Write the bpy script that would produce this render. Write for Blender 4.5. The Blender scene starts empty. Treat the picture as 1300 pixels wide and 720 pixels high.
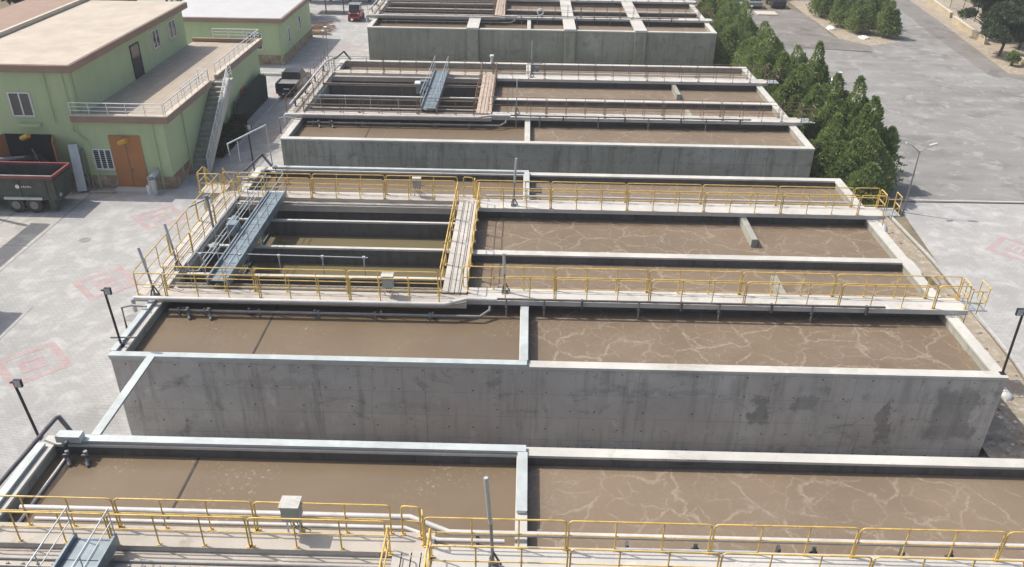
import bpy, math, random
from math import radians as R, pi, sin, cos
from mathutils import Vector, Matrix
import numpy as np
random.seed(7)
rng = np.random.default_rng(7)
S = bpy.context.scene
COL = S.collection

# ------------------------------------------------------------------ camera
T = 3.45                                    # top of the basin walls above the ground
f_px, pitch, yaw, roll = 1047.04, 0.517, -0.0143, 0.0145
E_PITCH, E_YAW, E_ROLL = 0.51705, -0.01432, 0.0145
cdat = bpy.data.cameras.new('camera'); cam = bpy.data.objects.new('camera', cdat); COL.objects.link(cam)
FW = Vector((-0.01244847, 0.8692179, -0.49427248)); RT = Vector((0.99968945, 0.02149064, 0.01261539)); UP = Vector((-0.02158775, 0.49396194, 0.86921549))
m = Matrix((RT, UP, -FW)).transposed().to_4x4(); m.translation = Vector((15.65007, -25.6206, 21.6187))
cam.matrix_world = m
cdat.sensor_fit = 'HORIZONTAL'; cdat.sensor_width = 36; cdat.lens = 36 * 1047.04 / 1300
cdat.clip_start = 0.2; cdat.clip_end = 3000
S.camera = cam
# ------------------------------------------------------------------ light
w = bpy.data.worlds.new('World'); S.world = w; w.use_nodes = True
nt = w.node_tree; bg = nt.nodes['Background']; sky = nt.nodes.new('ShaderNodeTexSky')
SUN_EL = R(53.5); TO = Vector((-1, 0.36, 0)).normalized()
sky.sky_type = 'NISHITA'; sky.sun_disc = False; sky.sun_elevation = SUN_EL
sky.sun_rotation = math.atan2(TO.x, TO.y); sky.air_density = 1.0; sky.dust_density = 4.0
nt.links.new(sky.outputs[0], bg.inputs[0]); bg.inputs[1].default_value = 0.15
sd = bpy.data.lights.new('sun', 'SUN'); sd.energy = 3.9; sd.angle = R(0.53); sd.color = (1, 0.955, 0.88)
so = bpy.data.objects.new('sun', sd); COL.objects.link(so)
tosun = TO * cos(SUN_EL) + Vector((0, 0, sin(SUN_EL)))
so.rotation_euler = tosun.to_track_quat('Z', 'Y').to_euler()
S.view_settings.view_transform = 'Standard'; S.view_settings.look = 'None'; S.view_settings.exposure = 0.08; S.view_settings.gamma = 1
S.render.engine = 'CYCLES'

# ------------------------------------------------------------------ materials
class NT:
    def __init__(s, name, rough=0.8, metal=0.0, spec=None):
        s.m = bpy.data.materials.new(name); s.m.use_nodes = True; s.t = s.m.node_tree
        s.b = s.t.nodes['Principled BSDF']; s.b.inputs['Roughness'].default_value = rough; s.b.inputs['Metallic'].default_value = metal
        if spec is not None: s.b.inputs['Specular IOR Level'].default_value = spec
        s.geo = s.t.nodes.new('ShaderNodeNewGeometry')
    def n(s, typ, **k):
        o = s.t.nodes.new(typ)
        for a, v in k.items(): setattr(o, a, v)
        return o
    def l(s, a, b): s.t.links.new(a, b)
    def pos(s, scale=(1, 1, 1), rot=(0, 0, 0), loc=(0, 0, 0)):
        mp = s.n('ShaderNodeMapping'); mp.inputs['Scale'].default_value = scale; mp.inputs['Rotation'].default_value = rot; mp.inputs['Location'].default_value = loc
        s.l(s.geo.outputs['Position'], mp.inputs[0]); return mp.outputs[0]
    def noise(s, vec, scale, detail=4, rough=0.55, dist=0):
        o = s.n('ShaderNodeTexNoise'); o.inputs['Scale'].default_value = scale; o.inputs['Detail'].default_value = detail
        o.inputs['Roughness'].default_value = rough; o.inputs['Distortion'].default_value = dist; s.l(vec, o.inputs['Vector']); return o.outputs['Fac']
    def ramp(s, fac, stops):
        o = s.n('ShaderNodeValToRGB'); e = o.color_ramp.elements
        while len(e) < len(stops): e.new(0.5)
        for q, (p, c) in zip(e, stops):
            q.position = p; q.color = (c, c, c, 1) if isinstance(c, (int, float)) else (*c, 1)
        s.l(fac, o.inputs[0]); return o.outputs[0]
    def mix(s, fac, a, b, mode='MIX'):
        o = s.n('ShaderNodeMix', data_type='RGBA', blend_type=mode)
        for sock, v in ((o.inputs[0], fac), (o.inputs[6], a), (o.inputs[7], b)):
            if isinstance(v, (int, float)): sock.default_value = v
            elif isinstance(v, tuple): sock.default_value = (*v, 1)
            else: s.l(v, sock)
        return o.outputs[2]
    def math(s, op, a, b=None, c=None):
        o = s.n('ShaderNodeMath', operation=op)
        for i, v in enumerate((a, b, c)):
            if v is None: continue
            if isinstance(v, (int, float)): o.inputs[i].default_value = v
            else: s.l(v, o.inputs[i])
        return o.outputs[0]
    def bump(s, h, strength=0.3, dist=0.02):
        o = s.n('ShaderNodeBump'); o.inputs['Strength'].default_value = strength; o.inputs['Distance'].default_value = dist
        s.l(h, o.inputs['Height']); s.l(o.outputs[0], s.b.inputs['Normal'])
    def col(s, c): 
        if isinstance(c, tuple): s.b.inputs['Base Color'].default_value = (*c, 1)
        else: s.l(c, s.b.inputs['Base Color'])
        return s

def plain(name, c, rough=0.6, metal=0.0, var=0.25, scale=3.0, spec=None, rust=None):
    k = NT(name, rough, metal, spec); p = k.pos()
    n = k.noise(p, scale, 5, 0.6)
    c1 = tuple(x * (1 - var) for x in c); c2 = tuple(min(1, x * (1 + var)) for x in c)
    o = k.ramp(n, [(0.3, c1), (0.7, c2)])
    if rust:
        q = k.noise(p, scale * 2.3, 6, 0.7); f = k.ramp(q, [(rust[1], 0.0), (rust[1] + 0.06, 1.0)]); o = k.mix(f, o, rust[0])
    k.col(o); return k.m

def concrete(name, base, stain=0.6, streak=0.5, panels=None, holes=False, dirt=(0.09, 0.085, 0.075), tint=None, hi=1.2, wet=None, patch=None):
    k = NT(name, 0.9, spec=0.2); p = k.pos()
    big = k.noise(p, 0.35, 5, 0.6); mid = k.noise(k.pos(loc=(5, 3, 1)), 1.6, 6, 0.65); fine = k.noise(p, 14, 4, 0.6)
    c = k.ramp(big, [(0.3, tuple(x * 0.82 for x in base)), (0.7, tuple(x * hi for x in base))])
    if tint: c = k.mix(k.ramp(k.noise(k.pos(loc=(9, 2, 7)), 0.22, 4), [(0.42, 0.0), (0.62, 0.8)]), c, tint)
    c = k.mix(k.ramp(mid, [(0.35, 0.0), (0.75, 0.35)]), c, tuple(x * 0.6 for x in base))
    st = k.noise(k.pos(scale=(1.6, 1.6, 0.16)), 1.5, 6, 0.7)
    c = k.mix(k.math('MULTIPLY', k.ramp(st, [(0.5, 0.0), (0.72, 1.0)]), streak), c, dirt)
    bl = k.noise(k.pos(loc=(2, 8, 4), scale=(1, 1, 1.6)), 0.8, 6, 0.75, 0.6)
    c = k.mix(k.math('MULTIPLY', k.ramp(bl, [(0.56, 0.0), (0.68, 1.0)]), stain), c, dirt)
    bl2 = k.noise(k.pos(loc=(12, 8, 14), scale=(1, 1, 0.7)), 1.1, 6, 0.75, 0.3)
    c = k.mix(k.math('MULTIPLY', k.ramp(bl2, [(0.58, 0.0), (0.72, 1.0)]), 0.35), c, tuple(min(1, x * 1.7) for x in base))
    sep = k.n('ShaderNodeSeparateXYZ'); k.l(k.geo.outputs['Position'], sep.inputs[0])
    if panels:
        px, pz = panels
        wob = k.math('MULTIPLY', k.noise(p, 0.6, 2), 0.35)
        def line(v, per, off, wd):
            fr = k.math('FRACT', k.math('DIVIDE', k.math('ADD', v, off), per)); d = k.math('ABSOLUTE', k.math('SUBTRACT', fr, 0.5))
            return k.math('GREATER_THAN', d, 0.5 - wd / per)
        lx = line(sep.outputs[0], px, 0.3, 0.015); lz = line(sep.outputs[2], pz, 0.1, 0.012)
        # each shuttering panel dried to its own grey
        ix = k.math('FLOOR', k.math('DIVIDE', k.math('ADD', sep.outputs[0], 0.3), px)); iz = k.math('FLOOR', k.math('DIVIDE', k.math('ADD', sep.outputs[2], 0.1), pz))
        cb = k.n('ShaderNodeCombineXYZ'); k.l(ix, cb.inputs[0]); k.l(iz, cb.inputs[1]); wn = k.n('ShaderNodeTexWhiteNoise'); k.l(cb.outputs[0], wn.inputs[0])
        c = k.mix(k.math('MULTIPLY', wn.outputs['Value'], 0.22), c, tuple(x * 0.45 for x in base))
        ln = k.math('MULTIPLY', k.math('MAXIMUM', lx, lz), k.ramp(mid, [(0.35, 0.1), (0.6, 0.6)]))
        c = k.mix(ln, c, tuple(x * 0.35 for x in base))
    if holes:
        hx = k.math('SUBTRACT', k.math('FRACT', k.math('DIVIDE', k.math('ADD', sep.outputs[0], 0.9), 0.95)), 0.5)
        hz = k.math('SUBTRACT', k.math('FRACT', k.math('DIVIDE', sep.outputs[2], 0.9)), 0.5)
        d = k.math('SQRT', k.math('ADD', k.math('MULTIPLY', hx, hx), k.math('MULTIPLY', hz, hz)))
        f = k.math('MULTIPLY', k.math('LESS_THAN', d, 0.043), k.ramp(k.noise(p, 0.9, 2), [(0.4, 0.15), (0.55, 0.75)]))
        c = k.mix(f, c, (0.03, 0.028, 0.025))
    if patch:
        wx = k.math('ADD', sep.outputs[0], k.math('MULTIPLY', k.math('SUBTRACT', k.noise(k.pos(loc=(31, 0, 2), scale=(1, 1, .7)), 1.5, 7, 0.75), 0.5), 2.2))
        wz = k.math('ADD', sep.outputs[2], k.math('MULTIPLY', k.math('SUBTRACT', k.noise(k.pos(loc=(1, 50, 2)), 1.8, 7, 0.75), 0.5), 1.6))
        for (x0, x1, z0, z1, dk) in patch:
            dx = k.math('DIVIDE', k.math('ABSOLUTE', k.math('SUBTRACT', wx, (x0 + x1) / 2)), (x1 - x0) / 2); dz = k.math('DIVIDE', k.math('ABSOLUTE', k.math('SUBTRACT', wz, (z0 + z1) / 2)), (z1 - z0) / 2)
            g = k.ramp(k.math('MAXIMUM', dx, dz), [(0.75, 1.0), (1.0, 0.0)])
            c = k.mix(k.math('MULTIPLY', g, k.ramp(mid, [(0.3, dk), (0.7, dk * 0.55)])), c, tuple(x * 0.28 for x in base))
    c = k.mix(k.math('MULTIPLY', fine, 0.25), c, tuple(x * 0.75 for x in base))
    k.col(c); k.bump(k.math('ADD', fine, mid), 0.25, 0.01)
    return k.m

M = {}
M['conc_front'] = concrete('weathered grey concrete', (0.60, 0.56, 0.50), 0.5, 0.55, (4.1, 1.12), True, dirt=(0.13, 0.12, 0.105), tint=(0.54, 0.46, 0.39),
    patch=[(24.6, 25.4, 0.9, 2.3, 0.8), (26.0, 27.2, 1.6, 2.4, 0.6), (29.6, 30.1, 0.0, 2.4, 0.8), (31.5, 33.4, 0.3, 2.95, 0.75), (17.5, 23.5, 2.2, 2.5, 0.35), (3.5, 8.5, 2.2, 2.6, 0.3), (10, 13, 1.3, 1.6, 0.25)])
M['conc_green'] = concrete('damp green grey concrete', (0.36, 0.36, 0.315), 0.6, 0.75, (5.2, 1.2), True, dirt=(0.07, 0.075, 0.06), tint=(0.29, 0.295, 0.24))
M['conc_mossy'] = concrete('mossy dark concrete', (0.35, 0.345, 0.29), 0.6, 0.8, (4.6, 3.6), False, dirt=(0.13, 0.135, 0.10), tint=(0.28, 0.285, 0.225))
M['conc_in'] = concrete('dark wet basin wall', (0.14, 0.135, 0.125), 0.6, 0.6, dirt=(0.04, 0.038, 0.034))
M['conc_side'] = concrete('side wall concrete', (0.36, 0.36, 0.31), 0.4, 0.5)
M['conc_top'] = concrete('sun bleached concrete top', (0.57, 0.555, 0.505), 0.5, 0.0, dirt=(0.30, 0.28, 0.245), hi=1.15)
M['conc_deck'] = concrete('walkway slab concrete', (0.585, 0.565, 0.52), 0.5, 0.0, dirt=(0.30, 0.27, 0.23), hi=1.1)
M['conc_beige'] = concrete('stained beige slab', (0.52, 0.475, 0.41), 0.45, 0.0, dirt=(0.22, 0.17, 0.13), hi=1.1)
M['plank'] = concrete('weathered deck boards', (0.53, 0.50, 0.45), 0.4, 0.0, dirt=(0.25, 0.22, 0.18))
M['yellow'] = plain('yellow safety paint', (0.66, 0.45, 0.125), 0.5, 0, 0.25, 2.5, rust=((0.32, 0.18, 0.08), 0.60))
M['rusty'] = plain('rusty brown rail steel', (0.22, 0.145, 0.10), 0.7, 0.1, 0.3, 6)
M['galv'] = plain('galvanised steel', (0.50, 0.53, 0.54), 0.45, 0.35, 0.12, 2)
M['tray'] = plain('pale galvanised tray lid', (0.46, 0.50, 0.49), 0.55, 0.15, 0.16, 1.3, rust=((0.33, 0.31, 0.27), 0.66))
M['pipe'] = plain('dusty grey pipe', (0.56, 0.54, 0.52), 0.6, 0.1, 0.2, 1.2)
M['pipe_dark'] = plain('dark steel pipe', (0.12, 0.12, 0.125), 0.6, 0.3, 0.3, 2)
M['pipe_mid'] = plain('grey steel pipe', (0.26, 0.26, 0.255), 0.55, 0.3, 0.2, 2)
M['black'] = plain('black painted steel', (0.025, 0.025, 0.028), 0.5, 0.1, 0.2)
M['blue_steel'] = plain('blue grey steel', (0.22, 0.27, 0.30), 0.5, 0.35, 0.25, 1.5)
M['cabinet'] = plain('grey green cabinet paint', (0.34, 0.38, 0.36), 0.5, 0, 0.08)
M['white'] = plain('white paint', (0.75, 0.75, 0.73), 0.5, 0, 0.05)
M['green'] = None
def green_wall():
    k = NT('pale green render', 0.85, spec=0.2); p = k.pos()
    c = k.ramp(k.noise(p, 0.5, 5), [(0.3, (0.43, 0.515, 0.30)), (0.7, (0.48, 0.56, 0.34))])
    st = k.noise(k.pos(scale=(1.5, 1.5, 0.12)), 1.3, 5, 0.7)
    c = k.mix(k.ramp(st, [(0.55, 0.0), (0.8, 0.35)]), c, (0.25, 0.30, 0.19))
    k.col(c); k.bump(k.noise(p, 30, 3), 0.2, 0.005); return k.m
M['green'] = green_wall()
M['brown_trim'] = plain('brown fascia paint', (0.30, 0.205, 0.15), 0.7, 0, 0.1, 1)
M['roof_beige'] = plain('dusty beige roof screed', (0.50, 0.44, 0.365), 0.9, 0, 0.10, 0.7, spec=0.1)
M['roof_white'] = plain('white roof sheeting', (0.49, 0.49, 0.485), 0.7, 0, 0.06, 0.7)
M['cap_beige'] = plain('pale coping stone', (0.54, 0.48, 0.39), 0.8, 0, 0.1, 2)
M['door_orange'] = plain('orange brown door', (0.42, 0.18, 0.065), 0.55, 0, 0.08, 1)
M['dark_in'] = plain('dark interior', (0.012, 0.012, 0.012), 0.9)
M['glass'] = plain('dark window glass', (0.03, 0.035, 0.04), 0.08, 0, 0.3, 1, spec=0.8)
def terrace_tiles():
    k = NT('terrace tiles', 0.7, spec=0.2); br = k.n('ShaderNodeTexBrick'); br.offset = 0; br.inputs['Scale'].default_value = 1
    br.inputs['Brick Width'].default_value = 0.6; br.inputs['Row Height'].default_value = 0.6; br.inputs['Mortar Size'].default_value = 0.012
    br.inputs['Color1'].default_value = (0.40, 0.34, 0.27, 1); br.inputs['Color2'].default_value = (0.46, 0.39, 0.31, 1); br.inputs['Mortar'].default_value = (0.25, 0.21, 0.17, 1)
    k.l(k.geo.outputs['Position'], br.inputs['Vector']); k.col(k.mix(k.math('MULTIPLY', k.noise(k.pos(), 1.2, 4), 0.3), br.outputs[0], (0.3, 0.26, 0.21))); return k.m
M['tiles'] = terrace_tiles()
def stone():
    k = NT('rubble stone plinth', 0.9, spec=0.2); v = k.n('ShaderNodeTexVoronoi'); v.inputs['Scale'].default_value = 3.2; k.l(k.pos(), v.inputs['Vector'])
    e = k.n('ShaderNodeTexVoronoi', feature='DISTANCE_TO_EDGE'); e.inputs['Scale'].default_value = 3.2; k.l(k.pos(), e.inputs['Vector'])
    sp = k.n('ShaderNodeSeparateColor'); k.l(v.outputs['Color'], sp.inputs[0])
    c = k.ramp(sp.outputs[0], [(0.0, (0.26, 0.17, 0.11)), (0.5, (0.38, 0.29, 0.2)), (1.0, (0.45, 0.39, 0.3))])
    c = k.mix(k.ramp(e.outputs['Distance'], [(0.0, 1.0), (0.05, 0.0)]), c, (0.2, 0.18, 0.15)); k.col(c); k.bump(e.outputs['Distance'], 0.6, 0.03); return k.m
M['stone'] = stone()

def water_mat(name, base, foam, foam_amt, rough, seed=0.0, aer=True):
    k = NT(name, rough, spec=0.3); p = k.pos(loc=(seed, seed * 0.7, 0))
    big = k.noise(p, 0.25, 4); c = k.ramp(big, [(0.3, tuple(x * 0.9 for x in base)), (0.7, tuple(x * 1.12 for x in base))])
    h = k.noise(p, 2.2, 5, 0.6)
    if aer:
        wn = k.n('ShaderNodeTexNoise'); wn.inputs['Scale'].default_value = 0.9; wn.inputs['Detail'].default_value = 4; k.l(p, wn.inputs['Vector'])
        def veins(scale, wd, off, wamp):
            va = k.n('ShaderNodeVectorMath', operation='SCALE'); va.inputs[3].default_value = wamp; k.l(wn.outputs['Color'], va.inputs[0])
            ad = k.n('ShaderNodeVectorMath', operation='ADD'); k.l(k.pos(loc=(seed + off, off, 0)), ad.inputs[0]); k.l(va.outputs[0], ad.inputs[1])
            v = k.n('ShaderNodeTexVoronoi', feature='DISTANCE_TO_EDGE', voronoi_dimensions='2D'); v.inputs['Scale'].default_value = scale; v.inputs['Randomness'].default_value = 1; k.l(ad.outputs[0], v.inputs['Vector'])
            return k.ramp(v.outputs['Distance'], [(0.0, 1.0), (wd * 0.35, 0.75), (wd, 0.0)])
        brk = k.ramp(k.noise(k.pos(loc=(seed, 4, 0)), 0.9, 3), [(0.36, 0.1), (0.52, 1.0)])
        brk2 = k.ramp(k.noise(k.pos(loc=(seed, 14, 0)), 1.3, 3), [(0.42, 0.0), (0.56, 1.0)])
        frot = k.ramp(k.noise(p, 9, 7, 0.85), [(0.42, 0.15), (0.56, 1.0)])
        v1 = k.math('MULTIPLY', veins(0.5, 0.046, 0, 1.6), brk); v2 = k.math('MULTIPLY', veins(1.15, 0.07, 7.3, 1.2), brk2)
        haze = k.math('MULTIPLY', k.ramp(k.noise(k.pos(loc=(seed + 3, 9, 0)), 0.55, 5, 0.7), [(0.42, 0.0), (0.66, 0.35)]), k.ramp(k.noise(p, 8, 7, 0.85), [(0.47, 0.0), (0.58, 1.0)]))
        f = k.math('MULTIPLY', k.math('MAXIMUM', v1, k.math('MULTIPLY', v2, 0.65)), frot); f = k.math('MAXIMUM', f, haze)
        c = k.mix(k.math('MULTIPLY', f, foam_amt), c, foam)
        h = k.math('ADD', h, f)
    else:
        sp = k.ramp(k.noise(p, 6, 6, 0.8), [(0.56, 0.0), (0.63, 1.0)]); ms = k.ramp(k.noise(k.pos(loc=(seed + 5, 2, 0)), 0.45, 3), [(0.46, 0.0), (0.62, 0.8)])
        c = k.mix(k.math('MULTIPLY', k.math('MULTIPLY', sp, ms), foam_amt), c, foam)
    k.col(c); k.bump(h, 0.25, 0.03); return k.m
BR = (0.192, 0.144, 0.097); FO = (0.42, 0.355, 0.28)
M['w_aer'] = water_mat('aerated brown water', BR, FO, 0.75, 0.5, 0.0)
M['w_aer2'] = water_mat('aerated brown water further basin', (0.205, 0.156, 0.107), FO, 0.65, 0.5, 17.0)
M['w_calm'] = water_mat('still brown water', (0.184, 0.139, 0.091), FO, 0.8, 0.2, 3.0, False)
M['w_olive'] = water_mat('clear olive settling water', (0.165, 0.14, 0.08), (0.22, 0.19, 0.12), 0.3, 0.12, 9.0, False)

def paving():
    k = NT('interlocking grey pavers', 0.9, spec=0.2); br = k.n('ShaderNodeTexBrick'); br.inputs['Scale'].default_value = 1
    br.inputs['Brick Width'].default_value = 0.26; br.inputs['Row Height'].default_value = 0.15; br.inputs['Mortar Size'].default_value = 0.012
    br.inputs['Color1'].default_value = (0.43, 0.425, 0.41, 1); br.inputs['Color2'].default_value = (0.385, 0.38, 0.37, 1); br.inputs['Mortar'].default_value = (0.31, 0.305, 0.29, 1)
    k.l(k.geo.outputs['Position'], br.inputs['Vector'])
    c = k.mix(k.ramp(k.noise(k.pos(), 0.35, 6, 0.65, 0.4), [(0.35, 0.0), (0.7, 0.7)]), br.outputs[0], (0.30, 0.295, 0.285))
    c = k.mix(k.ramp(k.noise(k.pos(loc=(7, 7, 0)), 0.9, 6, 0.7, 0.4), [(0.48, 0.0), (0.7, 0.7)]), c, (0.55, 0.545, 0.53))
    k.col(c); return k.m
M['paving'] = paving()
def red_paving():
    k = NT('faded red pavers', 0.9, spec=0.2); br = k.n('ShaderNodeTexBrick'); br.inputs['Scale'].default_value = 1
    br.inputs['Brick Width'].default_value = 0.26; br.inputs['Row Height'].default_value = 0.15; br.inputs['Mortar Size'].default_value = 0.012
    br.inputs['Color1'].default_value = (0.45, 0.325, 0.315, 1); br.inputs['Color2'].default_value = (0.40, 0.29, 0.28, 1); br.inputs['Mortar'].default_value = (0.30, 0.26, 0.25, 1)
    k.l(k.geo.outputs['Position'], br.inputs['Vector'])
    c = k.mix(k.ramp(k.noise(k.pos(), 1.6, 6, 0.75), [(0.42, 0.0), (0.66, 0.6)]), br.outputs[0], (0.45, 0.42, 0.41)); k.col(c); return k.m
M['red_paving'] = red_paving()
def asphalt(name, a, b, c3):
    k = NT(name, 0.92, spec=0.15); p = k.pos()
    d = Vector((0.62, -0.78, 0)); ang = math.atan2(d.y, d.x)
    c = k.ramp(k.noise(p, 0.12, 6, 0.6, 0.5), [(0.3, a), (0.7, b)])
    s1 = k.noise(k.pos(rot=(0, 0, -ang), scale=(0.12, 1.1, 1)), 0.45, 6, 0.65, 0.2)
    c = k.mix(k.ramp(s1, [(0.45, 0.0), (0.7, 0.55)]), c, c3)
    bl = k.noise(k.pos(loc=(3, 9, 0)), 0.3, 7, 0.7, 0.6); c = k.mix(k.ramp(bl, [(0.50, 0.0), (0.62, 0.55)]), c, tuple(x * 0.72 for x in a))
    bl = k.noise(k.pos(loc=(13, 19, 0)), 0.7, 7, 0.7, 0.6); c = k.mix(k.ramp(bl, [(0.53, 0.0), (0.63, 0.6)]), c, tuple(min(1, x * 1.4) for x in b))
    c = k.mix(k.math('MULTIPLY', k.noise(p, 22, 3), 0.25), c, tuple(x * 0.6 for x in a)); k.col(c); return k.m
M['asphalt'] = asphalt('dusty worn asphalt', (0.225, 0.22, 0.208), (0.30, 0.295, 0.28), (0.37, 0.362, 0.342))
M['asphalt_dark'] = asphalt('brownish yard asphalt', (0.185, 0.17, 0.155), (0.25, 0.235, 0.22), (0.30, 0.275, 0.25))
M['apron'] = asphalt('concrete apron', (0.38, 0.365, 0.33), (0.46, 0.445, 0.41), (0.50, 0.48, 0.45))
def earth(name, a, b, c3):
    k = NT(name, 0.95, spec=0.1); p = k.pos()
    c = k.ramp(k.noise(p, 0.6, 7, 0.7, 0.4), [(0.3, a), (0.7, b)]); c = k.mix(k.ramp(k.noise(k.pos(loc=(4, 4, 4)), 2.5, 6, 0.8), [(0.5, 0.0), (0.62, 0.7)]), c, c3)
    k.col(c); k.bump(k.noise(p, 5, 6, 0.8), 0.6, 0.05); return k.m
M['earth'] = earth('dry earth', (0.27, 0.22, 0.165), (0.40, 0.34, 0.26), (0.52, 0.48, 0.41))
M['field'] = earth('dry field', (0.16, 0.13, 0.09), (0.28, 0.23, 0.16), (0.12, 0.13, 0.07))
M['grass'] = earth('grass verge', (0.10, 0.13, 0.045), (0.19, 0.21, 0.08), (0.24, 0.22, 0.12))
M['kerb'] = concrete('kerb stone', (0.5, 0.49, 0.46), 0.3, 0)
M['stonewhite'] = plain('whitewashed stones', (0.7, 0.68, 0.64), 0.9, 0, 0.12, 3)
M['wallstone'] = concrete('yellowish garden wall', (0.50, 0.42, 0.28), 0.4, 0.2, dirt=(0.3, 0.25, 0.16))
def leaf(name, lo, hi, dry=None):
    k = NT(name, 0.65, spec=0.25); oi = k.n('ShaderNodeObjectInfo'); 
    n = k.noise(k.pos(), 1.4, 4, 0.7); n2 = k.noise(k.pos(loc=(3, 3, 3)), 9, 3, 0.8)
    c = k.ramp(k.math('ADD', k.math('MULTIPLY', n, 0.6), k.math('MULTIPLY', n2, 0.4)), [(0.36, lo), (0.64, hi)])
    if dry: c = k.mix(k.ramp(k.noise(k.pos(loc=(8, 1, 3)), 0.8, 4, 0.7), [(0.55, 0.0), (0.7, 0.6)]), c, dry)
    k.col(c); k.b.inputs['Subsurface Weight'].default_value = 0.0
    tr = k.n('ShaderNodeBsdfTranslucent'); k.l(c, tr.inputs[0]); mx = k.n('ShaderNodeMixShader'); mx.inputs[0].default_value = 0.35
    k.l(k.b.outputs[0], mx.inputs[1]); k.l(tr.outputs[0], mx.inputs[2]); k.l(mx.outputs[0], k.t.nodes['Material Output'].inputs[0]); return k.m
M['cypress'] = leaf('cypress foliage', (0.12, 0.18, 0.055), (0.34, 0.42, 0.15), (0.36, 0.31, 0.17))
M['pine'] = leaf('pine foliage', (0.06, 0.085, 0.045), (0.125, 0.16, 0.085))
M['darkleaf'] = leaf('dark foliage', (0.022, 0.035, 0.018), (0.06, 0.08, 0.04))
M['bark'] = plain('brown bark', (0.13, 0.09, 0.06), 0.95, 0, 0.35, 6)
M['trailer_green'] = plain('dark green trailer paint', (0.05, 0.062, 0.052), 0.5, 0, 0.35, 1.5)
M['red_rim'] = plain('dull red paint', (0.24, 0.065, 0.07), 0.5, 0, 0.15, 2)
M['rubber'] = plain('dusty tyre rubber', (0.05, 0.048, 0.044), 0.85, 0, 0.3)
M['rim'] = plain('dusty wheel rim', (0.25, 0.235, 0.2), 0.7, 0.1, 0.15)
M['car_black'] = plain('black car paint', (0.02, 0.022, 0.024), 0.22, 0, 0.1, spec=0.6)
M['red_paint'] = plain('red vehicle paint', (0.40, 0.03, 0.03), 0.35, 0, 0.1)
M['net'] = plain('dark green shade net', (0.014, 0.028, 0.02), 0.9, 0, 0.35, 3)
M['lamp_amber'] = plain('amber lamp housing', (0.55, 0.33, 0.05), 0.4, 0, 0.1)
M['wood'] = plain('weathered timber', (0.42, 0.32, 0.22), 0.85, 0, 0.3, 3)
M['rust_deck'] = plain('rust stained deck', (0.47, 0.375, 0.295), 0.85, 0, 0.2, 2)
M['soot'] = plain('black sludge stain', (0.05, 0.045, 0.04), 0.8, 0, 0.4, 3)
M['lens'] = plain('floodlight glass', (0.35, 0.37, 0.38), 0.15, 0, 0.1, spec=0.8)
M['tail'] = plain('red tail light plastic', (0.25, 0.02, 0.02), 0.3, 0, 0.1)

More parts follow.
